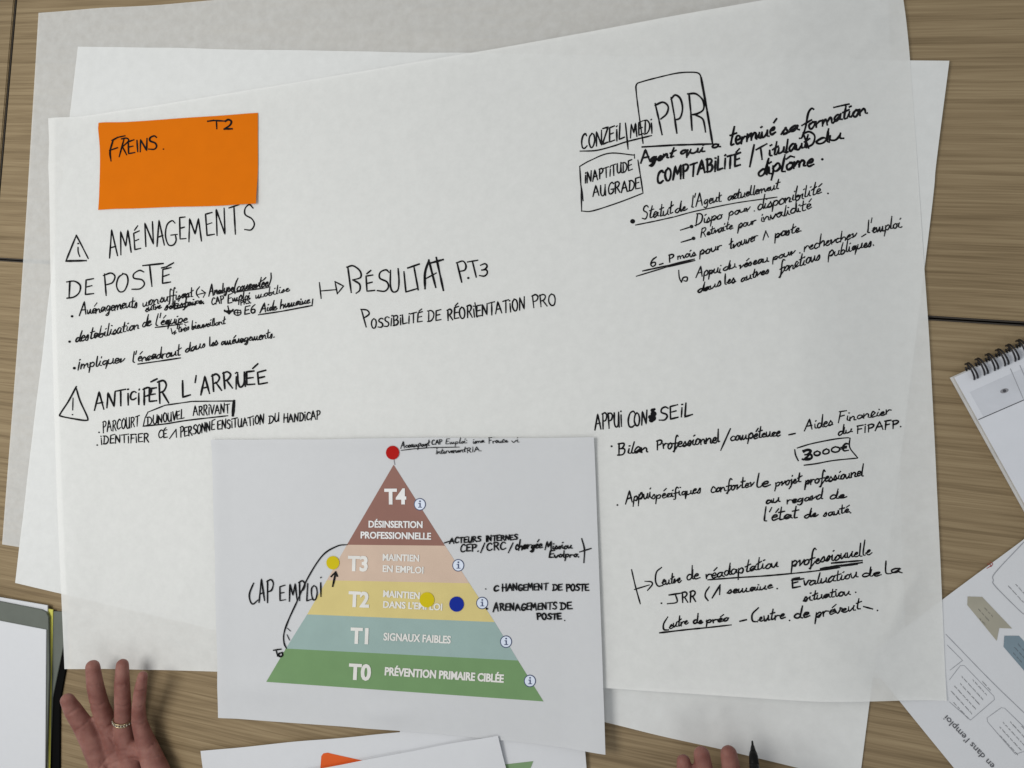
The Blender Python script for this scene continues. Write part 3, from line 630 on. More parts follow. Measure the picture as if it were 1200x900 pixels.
for txt, a, b, h, bo in (('T4', (450.8, 590.5), (475.8, 590.3), 18, .03), ('DÉSINSERTION', (432, 618), (495, 618.6), 8, .022), ('PROFESSIONNELLE', (422.7, 630.7), (505, 632.2), 8, .022),
                         ('T3', (407.8, 668.5), (430.5, 669), 17.5, .03), ('MAINTIEN', (448.5, 656.8), (491, 658), 8, .022), ('EN EMPLOI', (448.5, 670), (496, 672), 8, .022),
                         ('T2', (408.3, 710.5), (432, 711.5), 18, .03), ('MAINTIEN', (449, 699.5), (491.5, 702), 8, .022), ("DANS L'EMPLOI", (449, 712), (518, 715.2), 8, .022),
                         ('T1', (410.7, 753.5), (431, 754.3), 18.5, .03), ('SIGNAUX FAIBLES', (449.4, 750.2), (528, 754), 9, .022),
                         ('T0', (408.6, 795.7), (434, 797), 18.5, .03), ('PRÉVENTION PRIMAIRE CIBLÉE', (450.8, 791), (590, 799.8), 9.5, .03)):
    print_text(A3, oP, txt, a, b, h, M_WHITE if txt in ('T4', 'DÉSINSERTION', 'PROFESSIONNELLE') else M_PALE, bo)
def disc(name, sheet, parent, cx, cy, r, m, lift, label, n=28):
    vs = [sheet.at(cx, cy, lift)]; fs = []
    for rr in (r*.5, r):
        for i in range(n):
            a = i*2*math.pi/n; vs.append(sheet.at(cx+rr*math.cos(a), cy+rr*1.04*math.sin(a), lift))
    if name == 'dot_sticker':        # cut rim of the sticker
        for i in range(n):
            a = i*2*math.pi/n; vs.append(sheet.at(cx+r*math.cos(a), cy+r*1.04*math.sin(a), lift-.0004))
            j = (i+1) % n; fs.append((1+n+i, 1+n+j, 1+2*n+j, 1+2*n+i))
    for i in range(n):
        j = (i+1) % n; fs.append((0, 1+j, 1+i)); fs.append((1+i, 1+j, 1+n+j, 1+n+i))
    o = mesh(name, vs, fs, m, parent, False)
    if label: o['label'] = label
    return o
M_NAVY = mat('print_navy', (.05, .07, .16), .5); M_PALEBLUE = mat('print_pale_blue', (.70, .77, .90), .5)
for (cx, cy), where in (((492, 591), 'brown'), ((537, 662.5), 'beige'), ((565, 706.7), 'yellow'), ((593, 752), 'blue green'), ((621, 798), 'green')):
    ic = disc('info_icon', A3, oP, cx, cy, 7.0, M_NAVY, .0004, 'round info mark at the edge of the %s band' % where)
    disc('icon_face', A3, ic, cx, cy, 6.0, M_PALEBLUE, .0006, None)
    q = Pen(A3, ic, 'letter i', M_NAVY, .0008, 'icon_letter')
    q.line([(cx-1.3, cy-1), (cx+.2, cy-1)], 1.1).line([(cx+.2, cy-1), (cx+.2, cy+3)], 1.7).line([(cx-1.6, cy+3.4), (cx+2, cy+3.4)], 1.1).dot(cx+.1, cy-3.6, 1.1); q.done()
for cx, cy, r, c, n in ((460, 530.5, 7.8, (.42, .006, .004), 'red round sticker above the pyramid'), (390, 659.5, 7.6, (.62, .50, .008), 'yellow round sticker at the pyramid’s left edge'),
                        (500.3, 703, 8.6, (.62, .50, .008), 'yellow round sticker inside the yellow band'), (535, 708, 8.6, (.006, .025, .30), 'blue round sticker inside the yellow band')):
    disc('dot_sticker', A3, oP, cx, cy, r, mat('sticker_'+n.split()[0], c, .65, .12, tint=.02), .0009, n)
ZA, ZB, ZC, ZD = (280, 500, 5.4545), (480, 500, 5.217), (280, 640, 4.736), (480, 650, 5.0)
def ppen(label): return Pen(A3, oP, label, None, .0009)
M_GREY = mat('print_grey', (.28, .28, .30), .5)
q = Pen(A3, oP, 'thin grey line under the red sticker', M_GREY, .0006, 'printed_line').at_block(*ZA); q.line([(989, 205), (995, 242)], 1.0).done()
p = ppen('small note Accompagnement CAP Emploi beside the red sticker').at_block(0, 0, 1)
p.text('Accompagt', 469, 525, 503, 522.5, 7.5, 1.1).line([(470, 527.8), (485, 526), (505, 524.6), (538, 524)], 1.1).at_block(*ZB)
p.text('CAP', 134, 110, 202, 106, 30, 1.02).text('Emploi:', 218, 108, 352, 102, 34, 1.02).text('isma', 384, 104, 455, 98, 34, 1.02).text('France', 482, 102, 598, 96, 34, 1.02).text('vi', 622, 100, 668, 94, 36, 1.02).text('Intervenant', 158, 168, 340, 154, 36, 1.02).text('RIA.', 348, 160, 442, 148, 28, 1.02).done()
p = ppen('note ACTEURS INTERNES CEP CRC chargée Mission').at_block(*ZB)
p.line([(212, 711), (245, 700)], 1.5).text('ACTEURS', 242, 714, 438, 702, 34, 1.7).text('INTERNES', 464, 702, 662, 690, 32, 1.7).text('CEP.', 308, 766, 425, 760, 44, 1.7).line([(458, 712), (434, 770)], 1.6).text('CRC', 470, 757, 592, 752, 44, 1.7).line([(631, 712), (603, 770)], 1.6)
p.text('chargée', 642, 754, 808, 742, 62, 1.7).text('Mission', 826, 752, 992, 744, 46, 1.7).text('Evolpro.', 850, 802, 1040, 796, 42, 1.8).line([(1052, 686), (1068, 750), (1065, 830)], 1.8, True).line([(1040, 766), (1108, 745)], 1.7).done()
p = ppen('words CAP EMPLOI with a long curved line').at_block(*ZC)
p.line([(598, -8), (545, 0), (465, 50), (385, 170), (320, 310), (270, 420), (248, 490), (250, 540), (262, 566)], 1.5, True)
p.line([(80, 206), (58, 262), (60, 300), (76, 322), (104, 300)], 1.6, True).text('A', 108, 314, 148, 308, 125, 1.6).text('P', 150, 312, 195, 308, 122, 1.6).text('E', 222, 308, 262, 304, 86, 1.6).text('M', 276, 304, 330, 298, 98, 1.6).text('P', 326, 302, 372, 298, 100, 1.6).text('L', 372, 304, 410, 300, 96, 1.5).text('O', 398, 302, 442, 298, 84, 1.5).text('I', 446, 280, 464, 278, 100, 1.6)
p.line([(192, 578), (232, 572)], 1.8).line([(205, 578), (214, 610), (226, 612)], 1.7).line([(240, 590), (220, 598), (226, 614), (242, 606), (238, 592)], 1.8, True)
p.line([(520, 222), (536, 150)], 2.2).line([(512, 168), (536, 144), (545, 166)], 2.2).line([(268, 456), (285, 472)], .9).line([(266, 492), (280, 522)], 1.0).done()
p = ppen('notes CHANGEMENT DE POSTE and AMÉNAGEMENTS DE POSTE').at_block(*ZD)
p.dot(445, 201, 4).text('C', 492, 214, 525, 212, 32, 1.8).text('HANGEMENT', 540, 212, 812, 206, 38, 1.8).text('DE', 836, 210, 896, 206, 36, 1.8).text('POSTE', 915, 212, 1052, 210, 36, 1.9)
p.text('A', 488, 332, 524, 328, 52, 1.8).text('RENAGEMENTS', 528, 328, 864, 320, 38, 1.8).text('DE', 882, 320, 955, 318, 38, 1.9).text('POSTE', 745, 380, 892, 378, 34, 2.0).dot(908, 386, 4).dot(452, 317, 7).done()

# ------------------------------------------------------------------ loose pages at the bottom
H_ = Sheet([(470, 855), (683, 841), (705, 1120), (482, 1150)], .0036)
oH = tag(H_.build('paper_sheet', M_PLAIN, 24, 30), 'white page with a green printed corner, half under the pyramid print', 'paper', 'loose printed pages at the bottom')
F_ = Sheet([(238, 878), (545, 850), (570, 1065), (262, 1095)], .0029, lambda u, v, x, y: .0020*sstep(.15, 0, u)*sstep(.3, 0, v))
oF = tag(F_.build('paper_sheet', M_PLAIN, 40, 24), 'white page with an orange printed shape, leftmost of the loose pages at the bottom', 'paper', 'loose printed pages at the bottom')
G_ = Sheet([(330, 909), (584, 861.5), (628, 1045), (374, 1100)], .0065, lambda u, v, x, y: .002*sstep(.8, 1, u)*sstep(.3, 0, v), z=.008)
oG = tag(G_.build('paper_sheet', M_PLAIN, 40, 24), 'blank white page tilted across the two other loose pages', 'paper', 'loose printed pages at the bottom')
def poly(name, sheet, parent, pts, m, lift=.0003, label=None, sub=3):
    bm = bmesh.new(); bm.faces.new([bm.verts.new((x, y, 0)) for x, y in pts])
    bmesh.ops.triangulate(bm, faces=bm.faces)
    bmesh.ops.subdivide_edges(bm, edges=bm.edges, cuts=sub, use_grid_fill=True)
    for v in bm.verts: v.co = sheet.at(v.co.x, v.co.y, lift)
    bmesh.ops.recalc_face_normals(bm, faces=bm.faces)
    o = obj(name, bm, m, parent, False)
    if label: o['label'] = label
    return o
poly('printed_shape', F_, oF, [(375, 905), (376.5, 886), (379, 882.8), (384, 882), (390, 883.5), (426, 891.5), (440, 900), (420, 915)], mat('print_red_orange', (.70, .105, .012), .5, tint=.03), label='red orange printed shape')
poly('printed_shape', H_, oH, [(590, 896), (625, 892), (621, 902), (612, 915), (588, 915)], mat('print_soft_green', (.20, .32, .16), .5), label='green printed shape')

# ------------------------------------------------------------------ printed leaflet at the right
E_ = Sheet([(1012, 771), (1258, 588), (1480, 880), (1190, 1010)], .0010)
E_.c[1] = U(1260, 587); E_.c[3] = U(1205, 1006); E_.c[2] = E_.c[1]+E_.c[3]-E_.c[0]
oE = tag(E_.build('printed_leaflet', M_PLAIN, 50, 50), 'white printed leaflet with arrow boxes, lying upside down at the right edge', 'leaflet')
M_TXT = mat('print_text_grey', (.07, .07, .08), .5); M_LINE = mat('print_thin_line', (.33, .34, .37), .5)
poly('printed_shape', E_, oE, [(1134, 699), (1151, 699.5), (1186, 736.5), (1171, 736), (1168, 751), (1133.5, 709)], mat('print_sand', (.38, .36, .29), .5), label='sand coloured arrow box')
poly('printed_shape', E_, oE, [(1177, 745), (1194, 745), (1232, 786), (1216, 788), (1214, 802), (1176, 758)], mat('print_slate', (.20, .27, .32), .5), label='slate blue arrow box')
def epen(label, m=M_LINE, name='printed_line'): return Pen(E_, oE, label, m, .0003, name)
q = epen('thin ruled line and box outlines').at_block(1000, 600, 3.0)
q.line([(325, 430), (480, 590), (600, 706)], .8, True).line([(330, 468), (384, 522), (340, 556)], .7).line([(338, 590), (376, 540), (390, 540), (494, 648), (496, 660), (412, 732), (338, 668)], .6)
q.line([(470, 724), (520, 688), (532, 690), (600, 756)], .6).line([(470, 724), (472, 738), (570, 852), (600, 842)], .6).line([(600, 105), (500, 212), (492, 240), (500, 262), (590, 352), (600, 356)], .9, True).done()
rr = random.Random(5)
def tiny_block(label, rows):
    q = Pen(E_, oE, label, M_TXT, .0004, 'printed_text').at_block(1000, 600, 3.0)
    for x0, y0, n in rows:      # rows of word-length dashes
        t = 0; ux, uy = -.676, -.737
        while t < n-3:
            m = min(n-t, rr.uniform(8, 22)); k = int(m/2.4); pts = []
            for i in range(k+1):
                s_ = t+i*2.4; o_ = (1.5 if i % 2 else -1.5)*rr.uniform(.5, 1.3)
                pts.append(Vector((q.ox+(x0+ux*s_-uy*o_)/q.k, q.oy+(y0+uy*s_+ux*o_)/q.k)))
            if len(pts) > 2: q.stroke(pts, .52)
            t += m+4
    q.done()
tiny_block('tiny printed lines in the upper outlined box', [(404+13*i, 726-16.5*i, n) for i, n in enumerate((84, 112, 118, 100, 112, 74, 46))])
tiny_block('tiny printed lines in the lower outlined box', [(578+12*i, 854-16*i, n) for i, n in enumerate((92, 112, 116, 96, 60, 44))])
tiny_block('tiny printed words on the sand coloured arrow', [(464+13*i, 396-14*i, n) for i, n in enumerate((34, 56, 48))])
tiny_block('tiny printed words on the slate blue arrow', [(592+11*i, 528-13*i, n) for i, n in enumerate((44, 60, 52))])
tiny_block('tiny printed lines in the box at the edge', [(598, 318, 84), (602, 288, 46)])
print_text(E_, oE, "en dans l'emploi", (1166, 897), (1110, 838), 7.5, M_TXT, .0, heavy=False)
# red ball-pen marks at the leaflet's edge
M_RED = mat('red_pen', (.33, .03, .02), .5)
q = Pen(E_, oE, 'red pen scribble at the upper edge', M_RED, .0004, 'pen_mark').at_block(1000, 600, 3.0)
q.line([(472, 182), (484, 188), (470, 198)], .9, True).line([(480, 176), (490, 182), (484, 192)], .9, True).done()

# ------------------------------------------------------------------ spiral notebook
M_PAGE = mat('notebook_page', (.70, .72, .77), .55, tint=.02); M_BOARD = mat('notebook_board', (.62, .62, .62), .6); M_WIRE = mat('dark_wire', (.035, .033, .036), .35, .5, .7)
a, b = U(1118, 442, .012), U(1200, 405, .012)
ex = (b-a).normalized(); ex.z = 0
l2 = U(1206, 618, .012); ey = Vector((ex.y, -ex.x, 0))
if (l2-a).dot(ey) < 0: ey = -ey
nb = thing('notebook', 'white spiral bound notepad with dark wire rings, at the right edge', 'notepad', (a.x, a.y, 0))
def nq(u0, v0, u1, v1): return [a+ex*u0+ey*v0, a+ex*u1+ey*v0, a+ex*u1+ey*v1, a+ex*u0+ey*v1]
slab('back_cover', nq(-.0006, 0, .150, .212), .0006, .0022, M_BOARD, nb, .0004)
slab('page_block', nq(.0012, .001, .1485, .210), .0024, .0095, mat('page_edges', (.62, .61, .58), .7, tint=.12), nb, .0004)
pg = slab('page', nq(.0004, .0004, .1490, .2105), .0100, .0104, M_PAGE, nb)
def nline(p0, p1, w_, m, name, par, z=.01065):
    A_, B_ = a+ex*p0[0]+ey*p0[1], a+ex*p1[0]+ey*p1[1]; d = (B_-A_).normalized(); n = Vector((-d.y, d.x, 0))*w_/2
    return mesh(name, [Vector((v.x, v.y, z)) for v in (A_+n, B_+n, B_-n, A_-n)], [(3, 2, 1, 0)], m, par, False)
M_NGREY = mat('page_grey', (.61, .63, .68), .55)
def ninv(px, py):
    v = U(px, py, .0106)-a; return v.dot(ex), v.dot(ey)
t0, t1 = ninv(1133, 463), ninv(1147, 491.5)
g = slab('printed_panel', nq(ninv(1135, 460)[0]+.001, ninv(1135, 460)[1], .1485, ninv(1147, 491)[1]), .01045, .01055, M_NGREY, pg)
nline(ninv(1146.5, 491.8), (ninv(1146.5, 491.8)[0]+.15, ninv(1146.5, 491.8)[1]+.0005), .0006, M_TXT, 'printed_line', pg, .0107)
p0 = ninv(1184, 432); p1 = ninv(1199, 467); nline(p0, p1, .0005, M_LINE, 'printed_line', pg, .0107)
p0 = ninv(1195, 428); p1 = ninv(1203, 446); nline(p0, p1, .0005, M_LINE, 'printed_line', pg, .0107)
c0 = U(1177, 458, .0107)
bm = bmesh.new(); bmesh.ops.create_circle(bm, cap_ends=True, segments=20, radius=.0026)
bmesh.ops.scale(bm, verts=bm.verts, vec=(1.25, .72, 1)); bmesh.ops.rotate(bm, verts=bm.verts, cent=(0, 0, 0), matrix=Matrix.Rotation(.35, 3, 'Z')); bmesh.ops.translate(bm, verts=bm.verts, vec=c0)
obj('printed_dot', bm, M_GREY, pg)
bm = bmesh.new(); bmesh.ops.create_circle(bm, cap_ends=True, segments=16, radius=.0013); bmesh.ops.translate(bm, verts=bm.verts, vec=c0+Vector((0, 0, .0002)))
obj('dot_centre', bm, M_TXT, pg)
def tube(bm, pts, r, seg=8):
    rings = []
    for i, p in enumerate(pts):
        t = (pts[min(i+1, len(pts)-1)]-pts[max(i-1, 0)]).normalized()
        n = t.orthogonal().normalized(); bn = t.cross(n)
        rr_ = r[i] if isinstance(r, (list, tuple)) else r
        rings.append([bm.verts.new(p+(n*math.cos(k*2*math.pi/seg)+bn*math.sin(k*2*math.pi/seg))*rr_) for k in range(seg)])
    for A_, B_ in zip(rings, rings[1:]):
        best = min(range(seg), key=lambda s: (A_[0].co-B_[s].co).length)
        for k in range(seg): bm.faces.new((A_[k], A_[(k+1) % seg], B_[(k+1+best) % seg], B_[(k+best) % seg]))
    bm.faces.new(rings[0][::-1]); bm.faces.new(rings[-1])
ring0 = None
us = [ninv(x, y)[0] for x, y in ((1143.5, 443), (1155, 437), (1167, 432), (1180, 427), (1192.5, 423))]
step = (us[-1]-us[0])/4
for k in range(12):
    if k == 0:
        bm = bmesh.new()
        for du in (-.0012, .0012):
            pts = [a+ex*(us[0]+du*(1-.25*math.cos(t)))+ey*(.0018-.0074*math.cos(t)-.0002)+Vector((0, 0, -.012+.0085+.0070*math.sin(t))) for t in [i*2*math.pi/28-.3 for i in range(26)]]
            tube(bm, pts, .00078)
        ring0 = obj('wire_ring', bm, M_WIRE, nb)
    else:
        c = ring0.copy(); COL.objects.link(c); c.location = ex*(step*k)

# ------------------------------------------------------------------ folder at the lower left
M_FOLD = mat('folder_grey_green', (.135, .150, .130), .6, tint=.06); M_FBLACK = mat('folder_black', (.005, .005, .005), .8, .05)
fo = thing('document_folder', 'dark grey green folder with black spine, lower left under loose pages', 'folder', U(30, 810, 0))
def px_slab(name, pts, z0, z1, m, parent=None): return slab(name, [U(x, y, z1) for x, y in pts], z0, z1, m, parent, .0003)
px_slab('back_cover', [(-230, 665), (70, 722), (77.5, 727), (77.5, 780), (70, 822), (69, 1020), (-230, 1020)], .0006, .0026, M_FBLACK, fo)
px_slab('inner_flap', [(58, 716), (74, 717), (76.5, 720), (74, 758), (61.5, 818), (58, 905), (57, 1015), (40, 1015), (44, 716)], .0030, .0042, M_FOLD, fo)
ys = px_slab('paper_sheet', [(40, 711), (57, 713.5), (62, 714.5), (61, 760), (59.5, 830), (57, 1010), (30, 1010)], .0046, .0052, mat('yellow_paper', (.62, .60, .12), .6))
tag(ys, 'narrow yellow sheet edge showing inside the dark folder', 'paper')
ws = px_slab('paper_sheet', [(-225, 650), (0, 700), (55.5, 709.5), (56, 760), (55, 1008), (-225, 1008)], .0056, .0068, M_PLAIN)
tag(ws, 'white page inside the dark folder, only its top edge showing', 'paper')
px_slab('front_cover', [(-228, 657), (0, 705), (48, 714.5), (54, 717.5), (56.5, 723), (57.5, 790), (54, 900), (53, 1012), (-228, 1012)], .0074, .0094, M_FOLD, fo)
wt = px_slab('paper_sheet', [(-220, 686), (0, 727.6), (54, 738), (53.5, 820), (52, 1000), (-220, 1000)], .0100, .0108, M_PLAIN)
tag(wt, 'blank white page lying on top of the dark folder', 'paper')

# ------------------------------------------------------------------ the person at the bottom of the picture
def skin_mat():
    m = bpy.data.materials.new('skin'); m.use_nodes = True; nt = m.node_tree; L = nt.links.new; b = nt.nodes['Principled BSDF']
    b.inputs['Roughness'].default_value = .55; b.inputs['Specular IOR Level'].default_value = .25
    b.inputs['Subsurface Weight'].default_value = .12; b.inputs['Subsurface Radius'].default_value = (.012, .004, .002); b.inputs['Subsurface Scale'].default_value = .25
    tc = nt.nodes.new('ShaderNodeTexCoord')
    def nz(sc_, det):
        n = nt.nodes.new('ShaderNodeTexNoise'); n.inputs['Scale'].default_value = sc_; n.inputs['Detail'].default_value = det; L(tc.outputs['Object'], n.inputs['Vector']); return n
    n1 = nz(60, 5); r = nt.nodes.new('ShaderNodeValToRGB')
    r.color_ramp.elements[0].position = .35; r.color_ramp.elements[0].color = (.205, .080, .064, 1)
    r.color_ramp.elements[1].position = .68; r.color_ramp.elements[1].color = (.315, .150, .122, 1)
    L(n1.outputs['Fac'], r.inputs[0]); L(r.outputs[0], b.inputs['Base Color'])
    n2 = nz(420, 4); n3 = nz(1300, 2); ad = nt.nodes.new('ShaderNodeMath'); L(n2.outputs['Fac'], ad.inputs[0]); L(n3.outputs['Fac'], ad.inputs[1])
    bp = nt.nodes.new('ShaderNodeBump'); bp.inputs['Strength'].default_value = .35; bp.inputs['Distance'].default_value = .0006
    L(ad.outputs[0], bp.inputs['Height']); L(bp.outputs[0], b.inputs['Normal'])
    return m
SKIN = skin_mat()
def capsules(chains, seg=18):
    bm = bmesh.new()
    for ch in chains:
        for (p, r), (q, s) in zip(ch, ch[1:]):
            p, q = Vector(p), Vector(q); d = q-p; n = max(2, int(d.length/.004))
            tube(bm, [p.lerp(q, i/n) for i in range(n+1)], [r+(s-r)*i/n for i in range(n+1)], seg)
        for p, r in ch:
            bmesh.ops.create_uvsphere(bm, u_segments=20, v_segments=14, radius=r, matrix=Matrix.Translation(p))
    return bm
def remeshed(bm, vox, smooth_n, fac=.5):
    me = bpy.data.meshes.new('body'); bm.to_mesh(me); bm.free()
    o = bpy.data.objects.new('body', me); COL.objects.link(o)
    rm = o.modifiers.new('r', 'REMESH'); rm.mode = 'VOXEL'; rm.voxel_size = vox
    sm = o.modifiers.new('s', 'SMOOTH'); sm.iterations = smooth_n; sm.factor = fac
    dg = bpy.context.evaluated_depsgraph_get(); dg.update()
    out = bpy.data.meshes.new_from_object(o.evaluated_get(dg)); bpy.data.objects.remove(o)
    return out
def pj(px, py, z, r): return (U(px, py, z), r)

# left hand, palm up, its back resting on the table
WL = (172, 1000)
L_index = [pj(119, 892, .022, .0134), pj(107.5, 868, .029, .0118), pj(96, 848, .034, .0101), pj(85.5, 832, .038, .0092), pj(79, 820.5, .043, .0074)]
L_mid = [pj(134, 870, .018, .0118), pj(126, 850, .019, .0106), pj(116.5, 825, .025, .0094), pj(111.4, 803, .030, .0087), pj(108.6, 781.5, .033, .0075)]
L_ring = [pj(147, 866, .019, .0104), pj(144.3, 846, .021, .0092), pj(143.8, 827, .026, .0086), pj(143, 802, .031, .0080), pj(143.4, 779.3, .034, .0066)]
L_pinky = [pj(170, 868, .019, .0100), pj(163, 846, .022, .0080), pj(162.4, 828, .027, .0070), pj(164.3, 809.5, .032, .0066), pj(167.2, 792, .037, .0052)]
hand_l = [L_index, L_mid, L_ring, L_pinky,
          [pj(119, 892, .022, .0134), pj(136, 938, .021, .016), pj(*WL, .026, .024)],
          [pj(134, 870, .017, .0116), pj(150, 925, .015, .0125), pj(*WL, .026, .024)],
          [pj(147, 866, .018, .0106), pj(162, 925, .015, .0125), pj(*WL, .026, .024)],
          [pj(170, 868, .018, .0104), pj(184, 905, .018, .0135), pj(190, 945, .019, .0165), pj(*WL, .026, .024)],
          [pj(160, 980, .024, .020), pj(128, 942, .026, .0155), pj(104, 945, .030, .0118), pj(80, 938, .034, .0102), pj(66, 930, .036, .0085)],
          [pj(124, 892, .016, .0105), pj(136, 882, .014, .0100), pj(150, 876, .016, .0100), pj(168, 880, .017, .0104)]]
# right hand, palm up and raised, fingertips just in view, a pen between thumb and index
zr = .045
R_pinky = [pj(801, 892.5, zr+.004, .0062), pj(803, 912, zr, .0074), pj(810, 940, zr-.006, .0080), pj(818, 968, zr-.010, .0098)]
R_ring = [pj(822.2, 884, zr+.004, .0070), pj(826, 908, zr, .0082), pj(833, 944, zr-.007, .0090), pj(838, 976, zr-.012, .0105)]
R_mid = [pj(854, 883.5, zr+.003, .0072), pj(858, 908, zr-.002, .0084), pj(862, 944, zr-.009, .0094), pj(864, 980, zr-.013, .0110)]
R_index = [pj(882, 917, zr+.012, .0070), pj(896, 926, zr+.006, .0082), pj(897, 950, zr-.004, .0092), pj(890, 984, zr-.012, .0112)]
WR = (868, 1098)
hand_r = [R_pinky, R_ring, R_mid, R_index,
          [pj(818, 968, zr-.010, .0100), pj(838, 1030, zr-.016, .0155), pj(*WR, zr-.016, .022)], [pj(838, 976, zr-.012, .0108), pj(852, 1030, zr-.018, .013), pj(*WR, zr-.016, .022)],
          [pj(864, 980, zr-.013, .0112), pj(866, 1030, zr-.018, .013), pj(*WR, zr-.016, .022)], [pj(890, 984, zr-.012, .0112), pj(886, 1030, zr-.016, .014), pj(*WR, zr-.016, .022)],
          [pj(*WR, zr-.012, .020), pj(904, 1030, zr-.004, .0155), pj(915, 985, zr+.004, .0112), pj(908, 950, zr+.012, .0100), pj(896, 928, zr+.018, .0085)]]
wl, wr = U(*WL, .022), U(*WR, zr-.016)
sh_c = Vector((-.08, -.98, .30))
el_l, el_r = Vector((-.47, -.78, .04)), Vector((.33, -.82, .06))
sl, sr = sh_c+Vector((-.17, 0, 0)), sh_c+Vector((.17, 0, 0))
hand_l += [[(wl, .022), (wl.lerp(el_l, .5), .034), (el_l, .022), (sl, .05)]]
hand_r += [[(wr, .025), (wr.lerp(el_r, .5), .033), (el_r, .022), (sr, .05)]]
me_l = remeshed(capsules(hand_l), .0014, 7, .5)
me_r = remeshed(capsules(hand_r), .0014, 7, .5)
# palm creases pressed into the surface
creases = [[(126, 862), (131, 868), (137, 876)], [(113, 905), (130, 884), (150, 879), (172, 878), (184, 866)], [(124, 898), (150, 889), (176, 890), (190, 884)], [(118, 893), (130, 905), (139, 925)],
           [(136, 849), (144, 851.5), (152, 849)], [(156, 848), (163, 850), (171, 847)], [(105, 826), (114, 827.5), (123, 823)], [(103, 803), (111, 804.5), (119, 802)], [(136, 827), (144, 828.5), (151, 826)], [(136, 802), (143, 803.5), (150, 801.5)],
           [(157, 829), (162, 830), (168, 828)], [(158, 810), (164, 811), (170, 809)], [(89, 856), (98, 850), (105, 843)], [(79, 838), (87, 833), (93, 828)], [(118, 850), (124, 853), (131, 848)]]
segs = []
for c in creases:
    P = smooth([Vector(q) for q in c], 1.2)
    segs += list(zip(P, P[1:]))
MI = R3.inverted()
for v in me_l.vertices:
    if v.normal.z < .25 or v.co.y < -.52: continue
    d = MI @ (v.co-CAMLOC); qx, qy = 600-F_PX*d.x/d.z, 450+F_PX*d.y/d.z
    best = 9
    for s0, s1 in segs:
        if abs(s0.x-qx) > 5 or abs(s0.y-qy) > 5: continue
        e = s1-s0; t = max(0, min(1, ((qx-s0.x)*e.x+(qy-s0.y)*e.y)/max(1e-9, e.length_squared)))
        best = min(best, math.hypot(s0.x+e.x*t-qx, s0.y+e.y*t-qy))
    if best < 5: v.co -= v.normal*.0010*math.exp(-(best/1.3)**2)
torso = capsules([[(Vector((-.08, -1.02, -.28)), .15), (Vector((-.08, -1.02, 0)), .14), (Vector((-.08, -1.0, .22)), .15), (sh_c+Vector((0, 0, .06)), .07), (sh_c+Vector((0, .02, .16)), .058)],
                  [(sl, .06), (sh_c, .10), (sr, .06)],
                  [(sh_c+Vector((0, .03, .24)), .080), (sh_c+Vector((0, .03, .29)), .088)], [(sh_c+Vector((0, .09, .20)), .045), (sh_c+Vector((0, .085, .24)), .055)],
                  [(sh_c+Vector((0, .115, .27)), .010), (sh_c+Vector((0, .135, .24)), .015)],
                  [(sh_c+Vector((-.09, .02, .27)), .016), (sh_c+Vector((-.09, .02, .24)), .012)], [(sh_c+Vector((.09, .02, .27)), .016), (sh_c+Vector((.09, .02, .24)), .012)]], 20)
me_t = remeshed(torso, .008, 4)
bm = bmesh.new()
for m_ in (me_l, me_r, me_t): bm.from_mesh(m_)
pe = thing('person', 'seated person with palms up, ring on the left hand, at the bottom edge', 'person', (sh_c.x, sh_c.y, -.45))
body = obj('body', bm, SKIN, pe)
M_SWEAT = mat('dark_knit', (.03, .032, .04), .85)
sw = remeshed(capsules([[(wl.lerp(el_l, .22), .037), (wl.lerp(el_l, .5), .044), (el_l, .053), (sl, .066)], [(wr.lerp(el_r, .22), .036), (wr.lerp(el_r, .5), .043), (el_r, .053), (sr, .066)], [(sl, .076), (sh_c, .112), (sr, .076)],
                        [(Vector((-.08, -1.02, -.28)), .165), (Vector((-.08, -1.02, 0)), .155), (Vector((-.08, -1.0, .22)), .162)]], 20), .006, 3)
link('sweater', sw, M_SWEAT, pe)
hr = remeshed(capsules([[(sh_c+Vector((0, -.01, .25)), .092), (sh_c+Vector((0, .02, .32)), .090)], [(sh_c+Vector((-.06, -.02, .24)), .05), (sh_c+Vector((-.07, -.03, .10)), .04)], [(sh_c+Vector((.06, -.02, .24)), .05), (sh_c+Vector((.07, -.03, .10)), .04)]], 18), .006, 3)
link('hair', hr, mat('brown_hair', (.05, .03, .018), .6, tint=.3), pe)
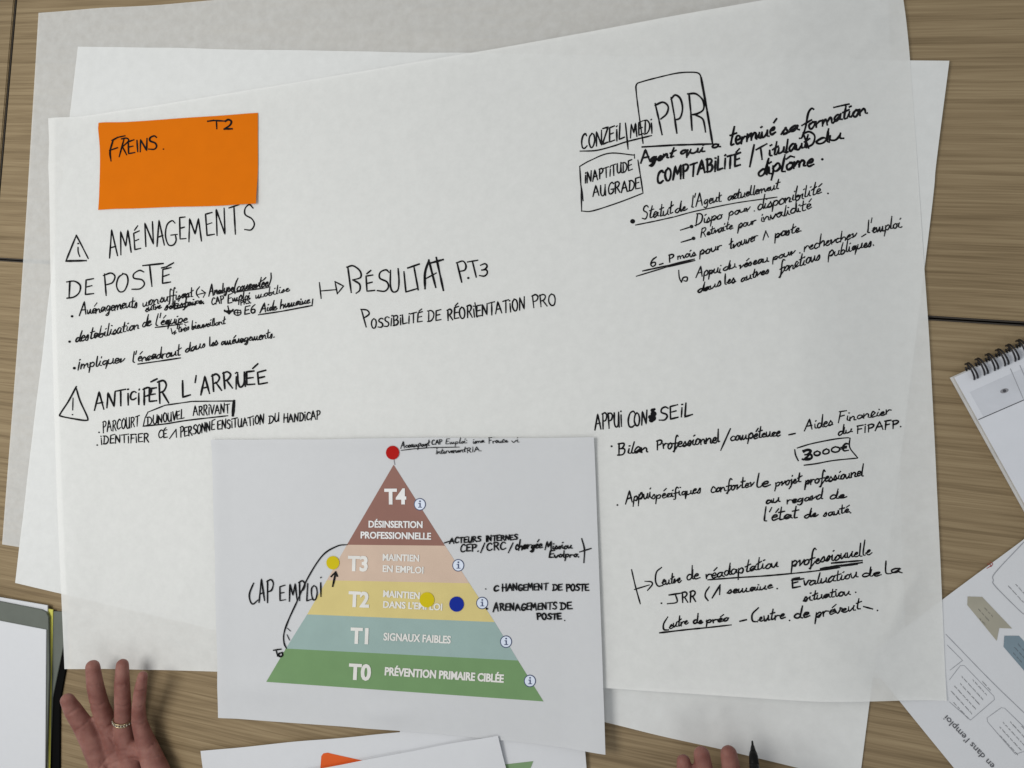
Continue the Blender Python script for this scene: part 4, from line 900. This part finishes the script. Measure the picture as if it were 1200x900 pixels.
# ring on the ring finger
M_SILVER = mat('ring_metal', (.45, .36, .22), .3, .5, 1.0); M_STONE = mat('ring_stones', (.50, .46, .38), .15, .8)
c = Vector(L_ring[1][0]).lerp(Vector(L_ring[2][0]), .10); axis = (L_ring[2][0]-L_ring[1][0]).normalized()
sx = axis.orthogonal().normalized(); sy = axis.cross(sx)
bm = bmesh.new(); RR = .0098
for off in (-.0016, .0016):
    loop = [c+axis*off+(sx*math.cos(t)+sy*math.sin(t))*RR for t in [i*2*math.pi/48 for i in range(49)]]
    tube(bm, loop, .0007)
rg = obj('ring', bm, M_SILVER, pe)
rg['label'] = 'silver ring set with small stones'
bm = bmesh.new()
for i in range(22):
    t = i*2*math.pi/22
    bmesh.ops.create_icosphere(bm, subdivisions=1, radius=.00105, matrix=Matrix.Translation(c+(sx*math.cos(t)+sy*math.sin(t))*(RR+.0004)))
obj('stones', bm, M_STONE, rg, False)

# ------------------------------------------------------------------ black pen in the right hand
M_PEN = mat('pen_black', (.004, .004, .004), .4, .15); M_PENTIP = mat('pen_tip', (.006, .006, .006), .5, .2)
tip, end = U(881.5, 868, zr+.004), U(893, 1010, zr+.075)
ax = (end-tip).normalized()
pn = thing('marker_pen', 'black fineliner pen pointing up between the fingers of the right hand', 'pen', tip)
def lathe(name, prof, m):
    bm = bmesh.new(); n0 = ax.orthogonal().normalized(); n1 = ax.cross(n0); rings = []
    for d, r in prof: rings.append([bm.verts.new(tip+ax*d+(n0*math.cos(k*math.pi/12)+n1*math.sin(k*math.pi/12))*r) for k in range(24)])
    for A_, B_ in zip(rings, rings[1:]):
        for k in range(24): bm.faces.new((A_[k], A_[(k+1) % 24], B_[(k+1) % 24], B_[k]))
    bm.faces.new(rings[0][::-1]); bm.faces.new(rings[-1]); bmesh.ops.recalc_face_normals(bm, faces=bm.faces)
    return obj(name, bm, m, pn)
lathe('nib', [(0, .0004), (.0006, .0008), (.0045, .0010), (.0048, .0010)], M_PENTIP)
lathe('nib_cone', [(.0044, .0014), (.009, .0024), (.0095, .0027), (.0105, .0027)], M_PEN)
lathe('barrel', [(.0103, .0031), (.013, .0036), (.020, .0040), (.0204, .0037), (.0212, .0037), (.0216, .0041), (.060, .0046), (.125, .0046), (.128, .0040)], M_PEN)
